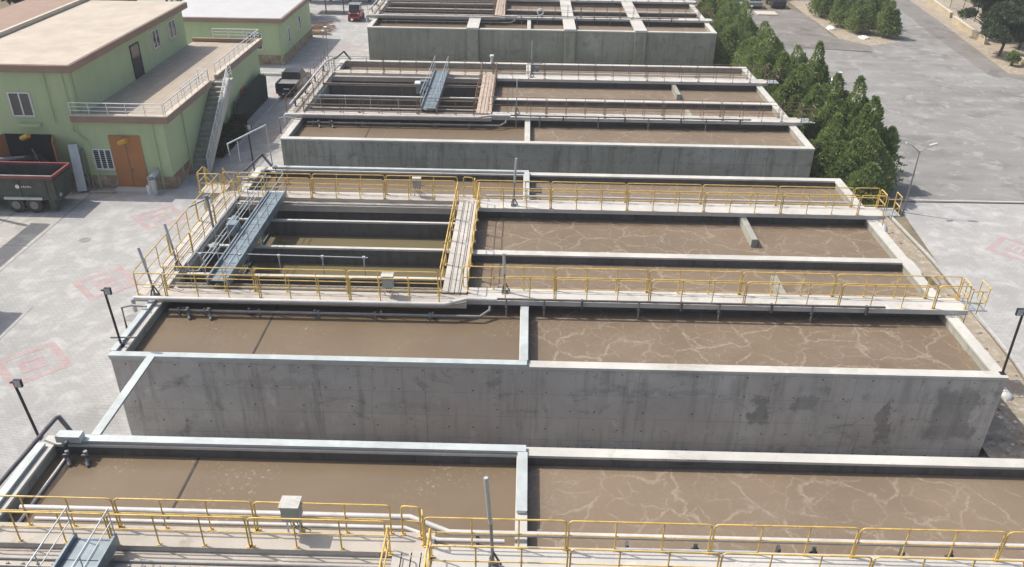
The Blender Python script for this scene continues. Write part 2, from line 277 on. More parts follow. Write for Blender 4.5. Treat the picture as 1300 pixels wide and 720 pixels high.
# ------------------------------------------------------------------ helpers
class MB:
    def __init__(s): s.v = []; s.f = []
    def add(s, vs, fs):
        o = len(s.v); s.v += [tuple(v) for v in vs]; s.f += [tuple(i + o for i in f) for f in fs]; return s
    def box(s, x0, x1, y0, y1, z0, z1):
        x0, x1 = min(x0, x1), max(x0, x1); y0, y1 = min(y0, y1), max(y0, y1); z0, z1 = min(z0, z1), max(z0, z1)
        return s.add([(x0, y0, z0), (x1, y0, z0), (x1, y1, z0), (x0, y1, z0), (x0, y0, z1), (x1, y0, z1), (x1, y1, z1), (x0, y1, z1)],
                     [(0, 3, 2, 1), (4, 5, 6, 7), (0, 1, 5, 4), (1, 2, 6, 5), (2, 3, 7, 6), (3, 0, 4, 7)])
    def obox(s, a, b, wd, h, up=(0, 0, 1)):     # bar from a to b, width wd, height h
        a = Vector(a); b = Vector(b); d = (b - a).normalized(); u = Vector(up)
        sd = d.cross(u)
        if sd.length < 1e-4: sd = Vector((1, 0, 0))
        sd.normalize(); u = sd.cross(d); vs = []
        for p in (a, b):
            for (i, j) in ((-1, -1), (1, -1), (1, 1), (-1, 1)): vs.append(p + sd * wd / 2 * i + u * h / 2 * j)
        return s.add(vs, [(0, 1, 2, 3), (7, 6, 5, 4), (0, 4, 5, 1), (1, 5, 6, 2), (2, 6, 7, 3), (3, 7, 4, 0)])
    def tube(s, pts, r, n=8, caps=True):
        pts = [Vector(p) for p in pts]; rs = r if isinstance(r, (list, tuple)) else [r] * len(pts); rings = []; vs = []; fs = []
        for i, p in enumerate(pts):
            if i == 0: d = pts[1] - p
            elif i == len(pts) - 1: d = p - pts[i - 1]
            else: d = (pts[i + 1] - p).normalized() + (p - pts[i - 1]).normalized()
            d.normalize(); u = Vector((0, 0, 1)) if abs(d.z) < 0.9 else Vector((0, 1, 0)); a = d.cross(u).normalized(); b = a.cross(d)
            k = 1.0
            if 0 < i < len(pts) - 1:
                c_ = (pts[i + 1] - p).normalized().dot(d); k = 1 / max(c_, 0.5)
            for j in range(n):
                t = 2 * pi * j / n; vs.append(p + (a * cos(t) * k + b * sin(t) * k) * rs[i] if False else p + (a * cos(t) + b * sin(t)) * rs[i] * (k if k < 1.3 else 1.15))
        for i in range(len(pts) - 1):
            for j in range(n): fs.append((i * n + j, i * n + (j + 1) % n, (i + 1) * n + (j + 1) % n, (i + 1) * n + j))
        if caps: fs.append(tuple(range(n - 1, -1, -1))); fs.append(tuple((len(pts) - 1) * n + j for j in range(n)))
        return s.add(vs, fs)
    def disc(s, c, axis, r, th, n=20, r2=None):
        c = Vector(c); a = Vector(axis).normalized(); return s.tube([c - a * th / 2, c + a * th / 2], [r, r2 or r], n)
    def prism(s, pts, axis, lo, hi):     # 2D polygon extruded along x/y/z
        n = len(pts)
        def mk(q, t): return {'x': (t, q[0], q[1]), 'y': (q[0], t, q[1]), 'z': (q[0], q[1], t)}[axis]
        vs = [mk(q, lo) for q in pts] + [mk(q, hi) for q in pts]
        return s.add(vs, [tuple(range(n - 1, -1, -1)), tuple(range(n, 2 * n))] + [(i, (i + 1) % n, n + (i + 1) % n, n + i) for i in range(n)])
    def build(s, name, mat, parent=None, smooth=False, bevel=0):
        me = bpy.data.meshes.new(name); v = s.v
        if parent is None:
            xs = np.array(v); org = Vector(((xs[:, 0].min() + xs[:, 0].max()) / 2, (xs[:, 1].min() + xs[:, 1].max()) / 2, xs[:, 2].min()))
        else: org = wloc(parent)
        me.from_pydata([(a - org.x, b - org.y, c - org.z) for a, b, c in v], [], s.f)
        import bmesh
        bm = bmesh.new(); bm.from_mesh(me); bmesh.ops.recalc_face_normals(bm, faces=bm.faces)
        if bevel: bmesh.ops.bevel(bm, geom=bm.edges[:], offset=bevel, segments=2, affect='EDGES', profile=0.7)
        bm.to_mesh(me); bm.free()
        if smooth:
            me.polygons.foreach_set('use_smooth', [True] * len(me.polygons)); me.set_sharp_from_angle(angle=R(40))
        me.materials.append(M[mat] if isinstance(mat, str) else mat)
        o = bpy.data.objects.new(name, me); COL.objects.link(o)
        if parent is None: o.location = org
        else: o.parent = parent
        return o
def wloc(o):
    v = Vector((0, 0, 0))
    while o is not None: v += o.location; o = o.parent
    return v
def tag(o, label=None, cat=None, group=None, kind=None):
    if label: o['label'] = label
    if cat: o['category'] = cat
    if group: o['group'] = group
    if kind: o['kind'] = kind
    return o
def thing(name, label, cat, loc, group=None):
    o = bpy.data.objects.new(name, None); o.empty_display_size = 0.3; COL.objects.link(o); o.location = loc
    return tag(o, label, cat, group)
def struct(o): o['kind'] = 'structure'; return o
def polyline_arc(p0, c, p1, n=4):   # rounded corner through control point
    p0, c, p1 = Vector(p0), Vector(c), Vector(p1)
    return [p0 * (1 - t) ** 2 + c * 2 * t * (1 - t) + p1 * t * t for t in [i / n for i in range(n + 1)]]
def sheet(name, mat, poly, z, thick=None):
    b = MB()
    if thick: b.prism(poly, 'z', z - thick, z)
    else: b.add([(x, y, z) for x, y in poly], [tuple(range(len(poly)))])
    return struct(b.build(name, mat))

# ------------------------------------------------------------------ ground
sheet('ground', 'field', [(-500, -200), (600, -200), (600, 1200), (-500, 1200)], -0.8)
sheet('ground', 'field', [(36.6, -40), (500, -40), (500, 700), (36.6, 700)], -0.05)
sheet('pavement', 'paving', [(-12.3, 2), (36.6, 2), (36.6, 100), (-12.3, 100)], 0.0)
sheet('pavement', 'paving', [(-12.3, -40), (36.6, -40), (36.6, -9), (-12.3, -9)], 0.0)
b = MB(); nx, ny = 44, 44; vs = []
for j in range(ny + 1):
    for i in range(nx + 1):
        x = -12.3 + (36.6 + 12.3) * i / nx; y = -9 + 11.0 * j / ny
        sx = min(max((x + 5.5) / 4.5, 0), 1) * min(max((36.6 - x) / 3.0, 0), 1); sy = min(max((y + 9) / 3, 0), 1) * min(max((2 - y) / 1.8, 0), 1)
        sx = sx * sx * (3 - 2 * sx); sy = sy * sy * (3 - 2 * sy); vs.append((x, y, -.55 * sx * sy))
b.add(vs, [(j * (nx + 1) + i, j * (nx + 1) + i + 1, (j + 1) * (nx + 1) + i + 1, (j + 1) * (nx + 1) + i) for j in range(ny) for i in range(nx)])
struct(b.build('pavement', 'paving', None, True))
sheet('pavement', 'apron', [(-40, -40), (-12.302, -40), (-12.302, 100), (-40, 100)], 0.0)
b = MB(); b.box(-12.36, -12.28, -40, 24, 0.0, 0.006); b.box(-17.5, -12.36, 15.5, 15.56, 0, 0.006); b.box(-15.6, -15.54, 15.56, 20, 0, 0.006)
b.box(-8.72, -8.66, 4, 9.0, 0.0, 0.006); struct(b.build('pavement_joint', 'pipe_mid'))
sheet('pavement', 'paving', [(38.4, -40), (120, -40), (120, 24.6), (39.8, 24.2), (38.4, 10)], 0.006)
# road and yard on the right, laid over the ground
sheet('road', 'asphalt', [(36.6, 24.3), (130, 25.4), (130, 30), (62.6, 55.5), (63.4, 62), (64.3, 70), (65.5, 80), (67.5, 100), (57, 100), (54.5, 78), (52.5, 64), (41, 66.5), (36.6, 66.5)], 0.002)
sheet('parking_yard', 'asphalt_dark', [(36.8, 64.8), (41, 66.5), (52.8, 64.2), (53.6, 68.5), (50.6, 70.5), (51.0, 86), (36.8, 86)], 0.010)
sheet('road_verge', 'earth', [(62.6, 55.5), (76, 43), (76, 100), (67.5, 100), (65.0, 80), (63.9, 70), (63.0, 62)], 0.008)
sheet('road_verge', 'asphalt_dark', [(60.9, 55.6), (110, 24), (112, 26), (63.2, 56.6), (66.6, 80), (69.0, 100), (66.3, 100), (62.8, 75)], 0.012)
sheet('traffic_island', 'earth', [(50.9, 70.2), (53.4, 66.8), (57.6, 69.2), (60.8, 100), (50.9, 100)], 0.016)
sheet('earth_strip', 'earth', [(34.05, -8), (36.6, -8), (38.2, 6), (38.6, 16), (38.4, 22.5), (36.5, 24.3), (34.05, 24.2)], 0.014)
b = MB(); b.box(38.9, 105, 24.5, 24.66, 0.0, 0.03)
struct(b.build('kerb', 'conc_top'))
b = MB()
for y in np.arange(-7, 22, 1.0):
    xa = np.interp(y, [-8, 6, 16, 22.5], [36.7, 38.3, 38.7, 38.5]); xb = np.interp(y + 0.98, [-8, 6, 16, 22.5], [36.7, 38.3, 38.7, 38.5])
    b.add([(xa, y, 0), (xa + 0.16, y, 0), (xb + 0.16, y + 0.98, 0), (xb, y + 0.98, 0), (xa, y, 0.1), (xa + 0.16, y, 0.1), (xb + 0.16, y + 0.98, 0.1), (xb, y + 0.98, 0.1)],
          [(0, 3, 2, 1), (4, 5, 6, 7), (0, 1, 5, 4), (1, 2, 6, 5), (2, 3, 7, 6), (3, 0, 4, 7)])
struct(b.build('kerb', 'kerb'))
sheet('grass_bed', 'grass', [(-0.2, 54.6), (34.9, 54.6), (35.0, 24.6), (37.2, 22.7), (39.6, 23), (39.0, 40), (37.5, 64), (36.2, 76), (34.3, 76), (34.2, 57), (-1.0, 56.4)], 0.016)
# paving emblems: nested squares of faded red pavers
def emblem(x, y, s=1.22, rot=pi / 4):
    b = MB(); c_, s_ = cos(rot), sin(rot)
    def rect(x0, x1, y0, y1): b.add([(x + a * c_ - q * s_, y + a * s_ + q * c_, 0.006 if x < 0 else 0.012) for a, q in ((x0, y0), (x1, y0), (x1, y1), (x0, y1))], [(0, 1, 2, 3)])
    t = s * 0.27
    rect(-s, s, -s, -s + t); rect(-s, s, s - t, s); rect(-s, -s + t, -s + t, s - t); rect(s - t, s, -s + t, s - t)
    i = s * 0.42; ti = s * 0.22
    rect(-i, i, -i, -i + ti); rect(-i, -i + ti, -i + ti, i); rect(-i + ti, i, i - ti, i); rect(-0.1 * s, i, -0.08 * s, 0.1 * s); rect(i - ti * .6, i, -i + ti, -0.16 * s)
    struct(b.build('red_paving_pattern', 'red_paving'))
for x, y in [(-6.15, 4.2), (-6.15, 11.5), (-6.5, 19.6), (-3.6, 35.2), (-5.1, 45.6), (-6.0, 53.2), (-3.4, 62.0), (44.3, 17.6), (43.8, 4.0), (44.2, 10.6)]:
    emblem(x, y, 1.3 if x < 0 else 1.3)

# ------------------------------------------------------------------ foliage
def leaf_mesh(name, mat, pts, dirs, size, org):
    n = len(pts); sz = size * rng.uniform(0.6, 1.3, n)[:, None]
    a = rng.normal(size=(n, 3)); a /= np.linalg.norm(a, axis=1)[:, None]
    d = dirs + rng.normal(scale=0.45, size=(n, 3)); d /= np.linalg.norm(d, axis=1)[:, None]
    sd = np.cross(d, a); sd /= np.linalg.norm(sd, axis=1)[:, None] + 1e-6
    v = np.empty((n, 4, 3)); v[:, 0] = pts - sd * sz * 0.42; v[:, 1] = pts + sd * sz * 0.42; v[:, 2] = pts + sd * sz * 0.12 + d * sz * 1.5; v[:, 3] = pts - sd * sz * 0.3 + d * sz * 1.1
    v = v.reshape(-1, 3) - np.array(org)
    me = bpy.data.meshes.new(name); me.vertices.add(len(v)); me.vertices.foreach_set('co', v.ravel())
    me.loops.add(n * 4); me.loops.foreach_set('vertex_index', np.arange(n * 4)); me.polygons.add(n)
    me.polygons.foreach_set('loop_start', np.arange(n) * 4); me.polygons.foreach_set('loop_total', np.full(n, 4)); me.update(calc_edges=True)
    me.materials.append(M[mat]); o = bpy.data.objects.new(name, me); COL.objects.link(o); return o
def conifer_pts(h, r, n, z0=0.3, nt_=7, lean=0.1):
    # several upright spires that merge into one ragged column
    sp = [(0, 0, h, r * 0.6)]
    for a in rng.uniform(0, 2 * pi, nt_ + 6):
        q = rng.uniform(.25, .95); sp.append((r * 0.72 * q * cos(a), r * 0.72 * q * sin(a), h * (rng.uniform(0.7, 1.0) - .32 * q), r * rng.uniform(0.36, 0.6)))
    P_ = []; D_ = []
    per = n // len(sp)
    for (x, y, hh, rr) in sp:
        t = rng.uniform(0, 1, per) ** 0.85; prof = np.where(t < 0.3, 0.8 + 0.75 * t, 1.02 * (1 - (t - 0.3) / 0.7) ** 0.62 + 0.03)
        a = rng.uniform(0, 2 * pi, per)
        lump = 0.72 + 0.36 * np.sin(a * 3 + x * 9 + t * 17) * np.sin(t * 31 + a * 2) + 0.2 * np.sin(a * 7 + t * 43)
        rad = rr * prof * lump * rng.uniform(0.55, 1.0, per) ** 0.5
        p = np.stack([x + rad * np.cos(a), y + rad * np.sin(a), z0 + t * (hh - z0)], 1)
        d = np.stack([np.cos(a) * 0.7, np.sin(a) * 0.7, np.full(per, 1.0)], 1); P_.append(p); D_.append(d)
    return np.concatenate(P_), np.concatenate(D_)
def tree(name, label, cat, x, y, h, r, mat, n, group, kind='conifer', size=0.16):
    t = thing(name, label, cat, (x, y, 0), group)
    if kind == 'conifer':
        p, d = conifer_pts(h, r, n); tr = MB().tube([(x, y, -0.1), (x + .03, y, h * 0.4), (x, y, h * 0.85)], [0.13, 0.08, 0.02], 7)
        for k in range(5):
            a = rng.uniform(0, 6.28); z = rng.uniform(0.3, 1.6); tr.tube([(x, y, z), (x + cos(a) * r * .4, y + sin(a) * r * .4, z + h * .25), (x + cos(a) * r * .5, y + sin(a) * r * .5, z + h * .45)], [0.05, 0.03, 0.01], 5)
    else:
        tr = MB().tube([(x, y, -0.1), (x + r * .1, y, h * 0.3), (x - r * .05, y + .1, h * 0.62), (x, y, h * .85)], [0.17, 0.13, 0.08, 0.03], 8); P_ = []; D_ = []; nc = 26
        for k in range(nc):
            a = rng.uniform(0, 6.28); z = h * rng.uniform(0.34, 0.97); rr = r * rng.uniform(0.25, 1.0) * (1.05 - 0.55 * (z / h)) * 1.1
            cx, cy = rr * cos(a), rr * sin(a); cs = r * rng.uniform(0.22, 0.42)
            q = rng.normal(size=(n // nc, 3)); q /= np.linalg.norm(q, axis=1)[:, None]; q *= (rng.uniform(0.3, 1, (len(q), 1)) ** 0.6)
            P_.append(np.array([cx, cy, z]) + q * np.array([cs, cs, cs * .55])); D_.append(q * .6 + np.array([0, 0, .5]))
            tr.tube([(x, y, z * 0.6), (x + cx * .5, y + cy * .5, z * .82), (x + cx, y + cy, z)], [0.06, 0.035, 0.012], 5)
        p = np.concatenate(P_); d = np.concatenate(D_)
    tr.build('trunk', 'bark', t, True)
    c = leaf_mesh('crown', mat, p, d, size, (0, 0, 0)); c.parent = t
    return t

# ------------------------------------------------------------------ basins
XR = 34.0; XD = 15.62       # right end, divider
def railrun(label, pts_list, z, mat='yellow', group='guardrails along the walkways', h=1.1, r=0.026, name='guardrail', posts=3, mid=(0.55,)):
    """pts_list: list of (x0,y0,x1,y1) panels"""
    x, y = pts_list[0][:2]; t = thing(name, label, 'guardrail', (x, y, z), group)
    for (x0, y0, x1, y1) in pts_list:
        a = Vector((x0, y0, z)); c = Vector((x1, y1, z)); d = c - a; L = d.length; d.normalize()
        a = a + d * 0.04; c = c - d * 0.04; k = min(0.14, L * .2); up = Vector((0, 0, 1))
        jit = rng.uniform(-0.012, 0.012)
        b = MB(); path = [a] + polyline_arc(a + up * (h - k), a + up * h, a + up * h + d * k) + polyline_arc(c + up * (h + jit) - d * k, c + up * (h + jit), c + up * (h - k)) + [c]
        b.tube(path, r, 7)
        for mz in mid: b.tube([a + up * mz, c + up * mz], r * 0.8, 6)
        for q in (a, c): b.box(q.x - .06, q.x + .06, q.y - .06, q.y + .06, q.z, q.z + 0.018)
        p = b.build('rail_panel', mat, t, True)
        np_ = max(0, int(round(L / 1.35)) - 1)
        for i in range(np_):
            q = a + (c - a) * (i + 1) / (np_ + 1)
            MB().tube([q, q + up * (h - 0.01)], r * 0.9, 6).box(q.x - .05, q.x + .05, q.y - .05, q.y + .05, q.z, q.z + 0.015).build('post', mat, p, True)
    return t
def xpanels(xs, y): return [(xs[i], y, xs[i + 1], y) for i in range(len(xs) - 1)]
def tray(label, pts, wd=0.3, h=0.1, z=T + 0.03, group='cable trays on the basin walls', mat='tray'):
    x, y = pts[0]; t = thing('cable_tray', label, 'cable tray', (x, y, z), group)
    b = MB(); lid = MB()
    for i in range(len(pts) - 1):
        a = Vector((*pts[i], z)); c = Vector((*pts[i + 1], z)); d = (c - a).normalized()
        if i < len(pts) - 2: c = c - d * (wd / 2) if False else c
        if i > 0: a = a + d * (wd / 2 + 0.002)
        if i < len(pts) - 2: c = c + d * (wd / 2)
        b.obox(a + Vector((0, 0, h / 2 - .002)), c + Vector((0, 0, h / 2 - .002)), wd - 0.02, h - 0.012)
        L = (c - a).length; n = max(1, int(L / 2.6))
        for j in range(n):
            p = a + (c - a) * (j / n); q = a + (c - a) * ((j + 1) / n) - d * 0.006
            zz = rng.uniform(0, 0.003); lid.obox(p + Vector((0, 0, h + zz)), q + Vector((0, 0, h + zz)), wd, 0.012)
    b.build('tray_body', 'galv', t); lid.build('lid', mat, t); return t
def pipe(label, path, r, mat, group='aeration pipes along the basins', drops=(), supports=(), name='pipe', flange=None):
    t = thing(name, label, 'pipe', path[0], group)
    MB().tube(path, r, 10).build('pipe_run', mat, t, True)
    for (x, y, z0, z1, rr) in drops:
        MB().tube([(x, y, z1), (x, y, z0)], rr, 8).build('drop_pipe', 'pipe_mid', t, True)
        vv = MB().disc((x, y, z0 + (z1 - z0) * .55), (0, 1, 0), rr * 2.2, 0.05, 12); vv.tube([(x, y - .12, z0 + (z1 - z0) * .55), (x, y + .03, z0 + (z1 - z0) * .55)], 0.02, 6); vv.build('valve', 'pipe_dark', t, True)
    for (x, y, z) in supports:
        MB().box(x - .04, x + .04, y - .09, y + .09, z, path[0][2] - r * .5).build('bracket', 'pipe_dark', t)
    return t

TN = {0: 'nearest basin along the bottom of the view', 1: 'wide basin with yellow rails in the middle', 2: 'third basin with rusty rails', 3: 'farthest basin with green stained walls'}
def basin(i, oy, wallmat, ctop='conc_top'):
    L = [
     'nearest concrete treatment basin, cut off by the bottom of the photo',
     'large open concrete treatment basin with a tall grey front wall and yellow guardrails',
     'third concrete basin with rusty brown rails and a damp green grey front wall',
     'farthest concrete basin with mossy dark front wall and pale cross beams on top'][i]
    t = thing('treatment_basin', L, 'basin', (0, oy, 0), 'concrete treatment basins in a row')
    H0 = T - 0.1
    MB().box(0, XR, oy, oy + .36, -.9, H0).build('front_wall', wallmat, t)
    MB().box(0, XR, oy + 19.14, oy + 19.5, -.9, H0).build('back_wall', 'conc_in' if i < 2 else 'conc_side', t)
    MB().box(0, .36, oy + .36, oy + 19.14, -.9, H0).build('side_wall', 'conc_side', t)
    MB().box(XR - .36, XR, oy + .36, oy + 19.14, -.9, H0).build('side_wall', 'conc_side', t)
    b = MB()
    b.box(-.03, XR + .03, oy - .03, oy + .40, H0, T); b.box(-.03, XR + .03, oy + 19.10, oy + 19.53, H0, T)
    b.box(-.03, .40, oy + .40, oy + 19.10, H0, T); b.box(XR - .42, XR + .03, oy + .40, oy + 19.10, H0, T)
    b.build('coping', ctop, t, bevel=0.012)
    # inside walls
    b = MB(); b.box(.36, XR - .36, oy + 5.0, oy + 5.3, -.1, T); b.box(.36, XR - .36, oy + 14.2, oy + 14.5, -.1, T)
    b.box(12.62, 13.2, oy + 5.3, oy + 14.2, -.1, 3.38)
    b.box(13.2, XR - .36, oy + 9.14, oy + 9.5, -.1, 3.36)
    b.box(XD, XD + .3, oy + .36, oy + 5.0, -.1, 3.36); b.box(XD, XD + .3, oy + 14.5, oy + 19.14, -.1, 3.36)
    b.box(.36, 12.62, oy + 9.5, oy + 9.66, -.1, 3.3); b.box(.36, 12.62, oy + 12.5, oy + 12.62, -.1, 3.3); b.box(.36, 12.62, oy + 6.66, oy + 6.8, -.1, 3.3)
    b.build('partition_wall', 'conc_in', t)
    b = MB()
    b.box(13.22, XR - .44, oy + 9.1, oy + 9.54, 3.361, T); b.box(XD - .03, XD + .33, oy + .42, oy + 4.98, 3.361, T - .004); b.box(XD - .03, XD + .33, oy + 14.52, oy + 19.08, 3.361, T - .002)
    b.box(.40, 12.6, oy + 9.48, oy + 9.68, 3.301, T - .05); b.box(.40, 12.6, oy + 12.48, oy + 12.64, 3.301, T - .05); b.box(.40, 12.6, oy + 6.63, oy + 6.83, 3.301, T - .05)
    b.build('partition_top', ctop, t, bevel=0.01)
    # walkway slabs
    MB().box(13.32, XR + .5, oy + 4.45, oy + 5.52, T + .002, T + .22).build('walkway_slab', 'conc_deck', t, bevel=0.012)
    MB().box(13.32, XR + .5, oy + 13.9, oy + 15.06, T + .002, T + .22).build('walkway_slab', 'conc_deck', t, bevel=0.012)
    MB().box(-.75, 13.317, oy + 4.1, oy + 4.9, T + .002, T + .212).build('walkway_slab', 'conc_beige', t, bevel=0.012)
    MB().box(-.75, 13.317, oy + 14.72, oy + 15.48, T + .002, T + .212).build('walkway_slab', 'conc_beige', t, bevel=0.012)
    b = MB()
    for k in range(3): b.box(-.72 + k * .36, -.72 + k * .36 + .30, oy + 4.91, oy + 14.71, T + .14, T + .225)
    b.box(-.7, .3, oy + 4.91, oy + 14.71, T + .003, T + .135)
    b.build('walkway_slab', 'plank' if i < 2 else 'conc_beige', t)
    # effluent launders with weir bolts
    MB().box(.41, 12.6, oy + 4.91, oy + 5.6, 3.2, 3.47).box(.41, 12.6, oy + 5.57, oy + 5.6, 3.46, 3.56).build('launder', 'conc_beige', t)
    MB().box(.41, 12.6, oy + 14.03, oy + 14.71, 3.2, 3.47).box(.41, 12.6, oy + 14.01, oy + 14.05, 3.46, 3.56).build('launder', 'conc_beige', t)
    if i < 2:
        for ya, yb in ((14.13, 14.3), (5.5, 5.3)):
            b = MB()
            for x in np.arange(.8, 12.3, .42): b.box(x - .03, x + .03, oy + ya - .03, oy + ya + .03, 3.46, 3.55)
            b.tube([(.6, oy + yb, 3.52), (12.4, oy + yb, 3.52)], .035, 6); b.build('weir_fittings', 'pipe_mid', t)
    # central bridge
    b = MB()
    for y in np.arange(5.3, 14.6, 1.15): b.box(12.225, 13.26, oy + y, oy + y + .02, 3.761, 3.766)
    for k in range(4): b.box(12.22 + k * .27, 12.22 + k * .27 + .235, oy + 4.92, oy + 14.70, 3.70, 3.76)
    b.build('bridge_deck', 'plank' if i < 2 else 'rust_deck', t)
    MB().box(12.2, 13.26, oy + 4.92, oy + 14.70, 3.46, 3.695).build('bridge_beam', 'soot', t)
    # baffle stubs
    MB().box(27.0, 27.3, oy + 11.3, oy + 14.19, 2.2, T - .02).build('baffle_wall', 'conc_side', t); MB().box(27.0, 27.3, oy + 5.31, oy + 7.6, 2.2, T - .02).build('baffle_wall', 'conc_side', t)
    # water
    tag(struct(MB().box(XD + .3, XR - .36, oy + .36, oy + 5.0, 1.5, 3.0).build('water', 'w_aer' if i < 2 else 'w_aer2')))
    struct(MB().box(.36, XD, oy + .36, oy + 5.0, 1.5, 2.998).build('water', 'w_calm'))
    struct(MB().box(13.2, XR - .36, oy + 5.3, oy + 9.14, 1.5, 3.0).build('water', 'w_aer' if i < 2 else 'w_aer2'))
    struct(MB().box(13.2, XR - .36, oy + 9.5, oy + 14.2, 1.5, 3.0).build('water', 'w_aer' if i < 2 else 'w_aer2'))
    struct(MB().box(XD + .3, XR - .36, oy + 14.5, oy + 19.14, 1.5, 3.0).build('water', 'w_aer2'))
    struct(MB().box(.36, XD, oy + 14.5, oy + 19.14, 1.5, 3.0).build('water', 'w_calm'))
    struct(MB().box(.36, 12.62, oy + 5.3, oy + 14.2, 1.0, 2.52).build('water', 'w_olive'))
    return t
OY = [-24.1, 0.0, 24.45, 56.3]
basins = [basin(0, OY[0], 'conc_front'), basin(1, OY[1], 'conc_front'), basin(2, OY[2], 'conc_green'), basin(3, OY[3], 'conc_mossy')]
# far basin: broad cross beams with buttresses on its front wall
t4 = basins[3]; oy = OY[3]
for x in (10.3, 19.75, 26.6):
    MB().box(x - .55, x + .55, oy - .42, oy - .032, -.1, T - .05).build('buttress', 'conc_mossy', t4)
    MB().box(x - .58, x + .58, oy - .45, oy + (19.5 if x > 15 else 4.7), T + .0, T + .2).build('cross_beam', 'conc_deck', t4)
# stains: dark baffle lines just above the still water (submerged partition showing)
for oy, nm in ((0, 'mid'), (-24.1, 'near'), (24.45, 'far')):
    yb = (0.4, 4.95) if oy >= 0 else (14.55, 19.1)
    MB().box(5.05, 5.13, oy + yb[0], oy + yb[1], 2.6, 3.012).build('submerged_baffle', 'soot', basins[{0: 1, -24.1: 0, 24.45: 2}[oy]])

XS = [13.05, 17.05, 21.05, 25.05, 29.05, 33.05]
Z = T + .22
G1 = 'yellow guardrails along the walkways'
def rails(oy, who, mat, G, south=True, north=True, r=.026, west=True):
    if south:
        railrun(f'{mat_word(mat)} guardrail on near walkway\'s right half, its near edge, {who}', [(14.9, oy + 4.58, 17.05, oy + 4.58)] + xpanels(XS[1:], oy + 4.58) + [(33.05, oy + 4.58, 34.42, oy + 4.58)], Z, mat, G, r=r)
        railrun(f'{mat_word(mat)} guardrail on near walkway\'s right half, its rear edge, {who}', xpanels(XS, oy + 5.42) + [(33.05, oy + 5.42, 34.42, oy + 5.42)], Z, mat, G, r=r)
        railrun(f'{mat_word(mat)} guardrail on near walkway\'s left half, beside settling tank, {who}', xpanels([.35, 4.2, 8.2, 12.1], oy + 4.82), Z, mat, G, r=r)
        railrun(f'{mat_word(mat)} guardrail on near walkway\'s left half, behind thick pipe, {who}', xpanels([-.65, .6, 4.6, 8.4, 12.2], oy + 4.2), Z, mat, G, r=r)
        railrun(f'short {mat_word(mat).lower()} end rail, right end of near walkway, {who}', [(34.42, oy + 4.62, 34.42, oy + 5.38)], Z, mat, G, r=r)
    if north:
        railrun(f'{mat_word(mat)} guardrail on far walkway\'s right half, above rear channel, {who}', xpanels(XS, oy + 14.98) + [(33.05, oy + 14.98, 34.42, oy + 14.98)], Z, mat, G, r=r)
        railrun(f'{mat_word(mat)} guardrail on far walkway\'s right half, its near edge, {who}', [(13.3, oy + 13.98, 17.05, oy + 13.98)] + xpanels(XS[1:], oy + 13.98) + [(33.05, oy + 13.98, 34.42, oy + 13.98)], Z, mat, G, r=r)
        railrun(f'{mat_word(mat)} guardrail on far walkway\'s left half, above rear channel, {who}', xpanels([-.6, .3, 4.25, 8.2, 12.1], oy + 15.4), Z, mat, G, r=r)
        railrun(f'{mat_word(mat)} guardrail on far walkway\'s left half, beside settling tank, {who}', xpanels([.35, 4.3, 8.2, 12.05], oy + 14.8), Z, mat, G, r=r)
        railrun(f'short {mat_word(mat).lower()} end rail, right end of far walkway, {who}', [(34.42, oy + 14.02, 34.42, oy + 14.94)], Z, mat, G, r=r)
        railrun(f'small {mat_word(mat).lower()} cranked rail between far walkway and crossing bridge, {who}', [(12.35, oy + 15.4, 12.95, oy + 15.34)] + [(12.98, oy + 15.32, 13.04, oy + 15.0)], Z, mat, G, r=r)
    if west:
        railrun(f'{mat_word(mat)} guardrail on outer side of left walkway, {who}', [(-.68, oy + 4.3 + k * 3.67, -.68, oy + 4.3 + (k + 1) * 3.67) for k in range(3)], Z, mat, G, r=r)
        railrun(f'{mat_word(mat)} guardrail on inner side of left walkway, {who}', [(.3, oy + 4.95 + k * 3.2, .3, oy + 4.95 + (k + 1) * 3.2) for k in range(3)], Z, mat, G, r=r)
    for x, sd in ((12.16, 'left'), (13.3, 'right')):
        railrun(f'{mat_word(mat)} guardrail on {sd} side of crossing bridge, {who}', [(x, oy + 5.0 + k * 2.4, x, oy + 5.0 + (k + 1) * 2.4) for k in range(4)], 3.76, mat, G, r=r)
def mat_word(m_): return 'Yellow' if m_ == 'yellow' else 'Thin rusty'
rails(0.0, 'second basin', 'yellow', G1)
rails(-24.1, 'nearest basin', 'yellow', G1, south=False, west=False)
railrun('Yellow guardrail at the bottom left corner, outer side of nearest basin\'s left walkway', [(-.68, -24.1 + 15.7 - 4, -.68, -24.1 + 15.7), (-1.6, -24.1 + 15.7, -1.6, -24.1 + 17.6)], Z, 'yellow', G1)
G2 = 'thin rusty guardrails on the far basins'
rails(24.45, 'third basin', 'rusty', G2, r=.018)
rails(56.3, 'farthest basin', 'rusty', G2, r=.018, west=False)

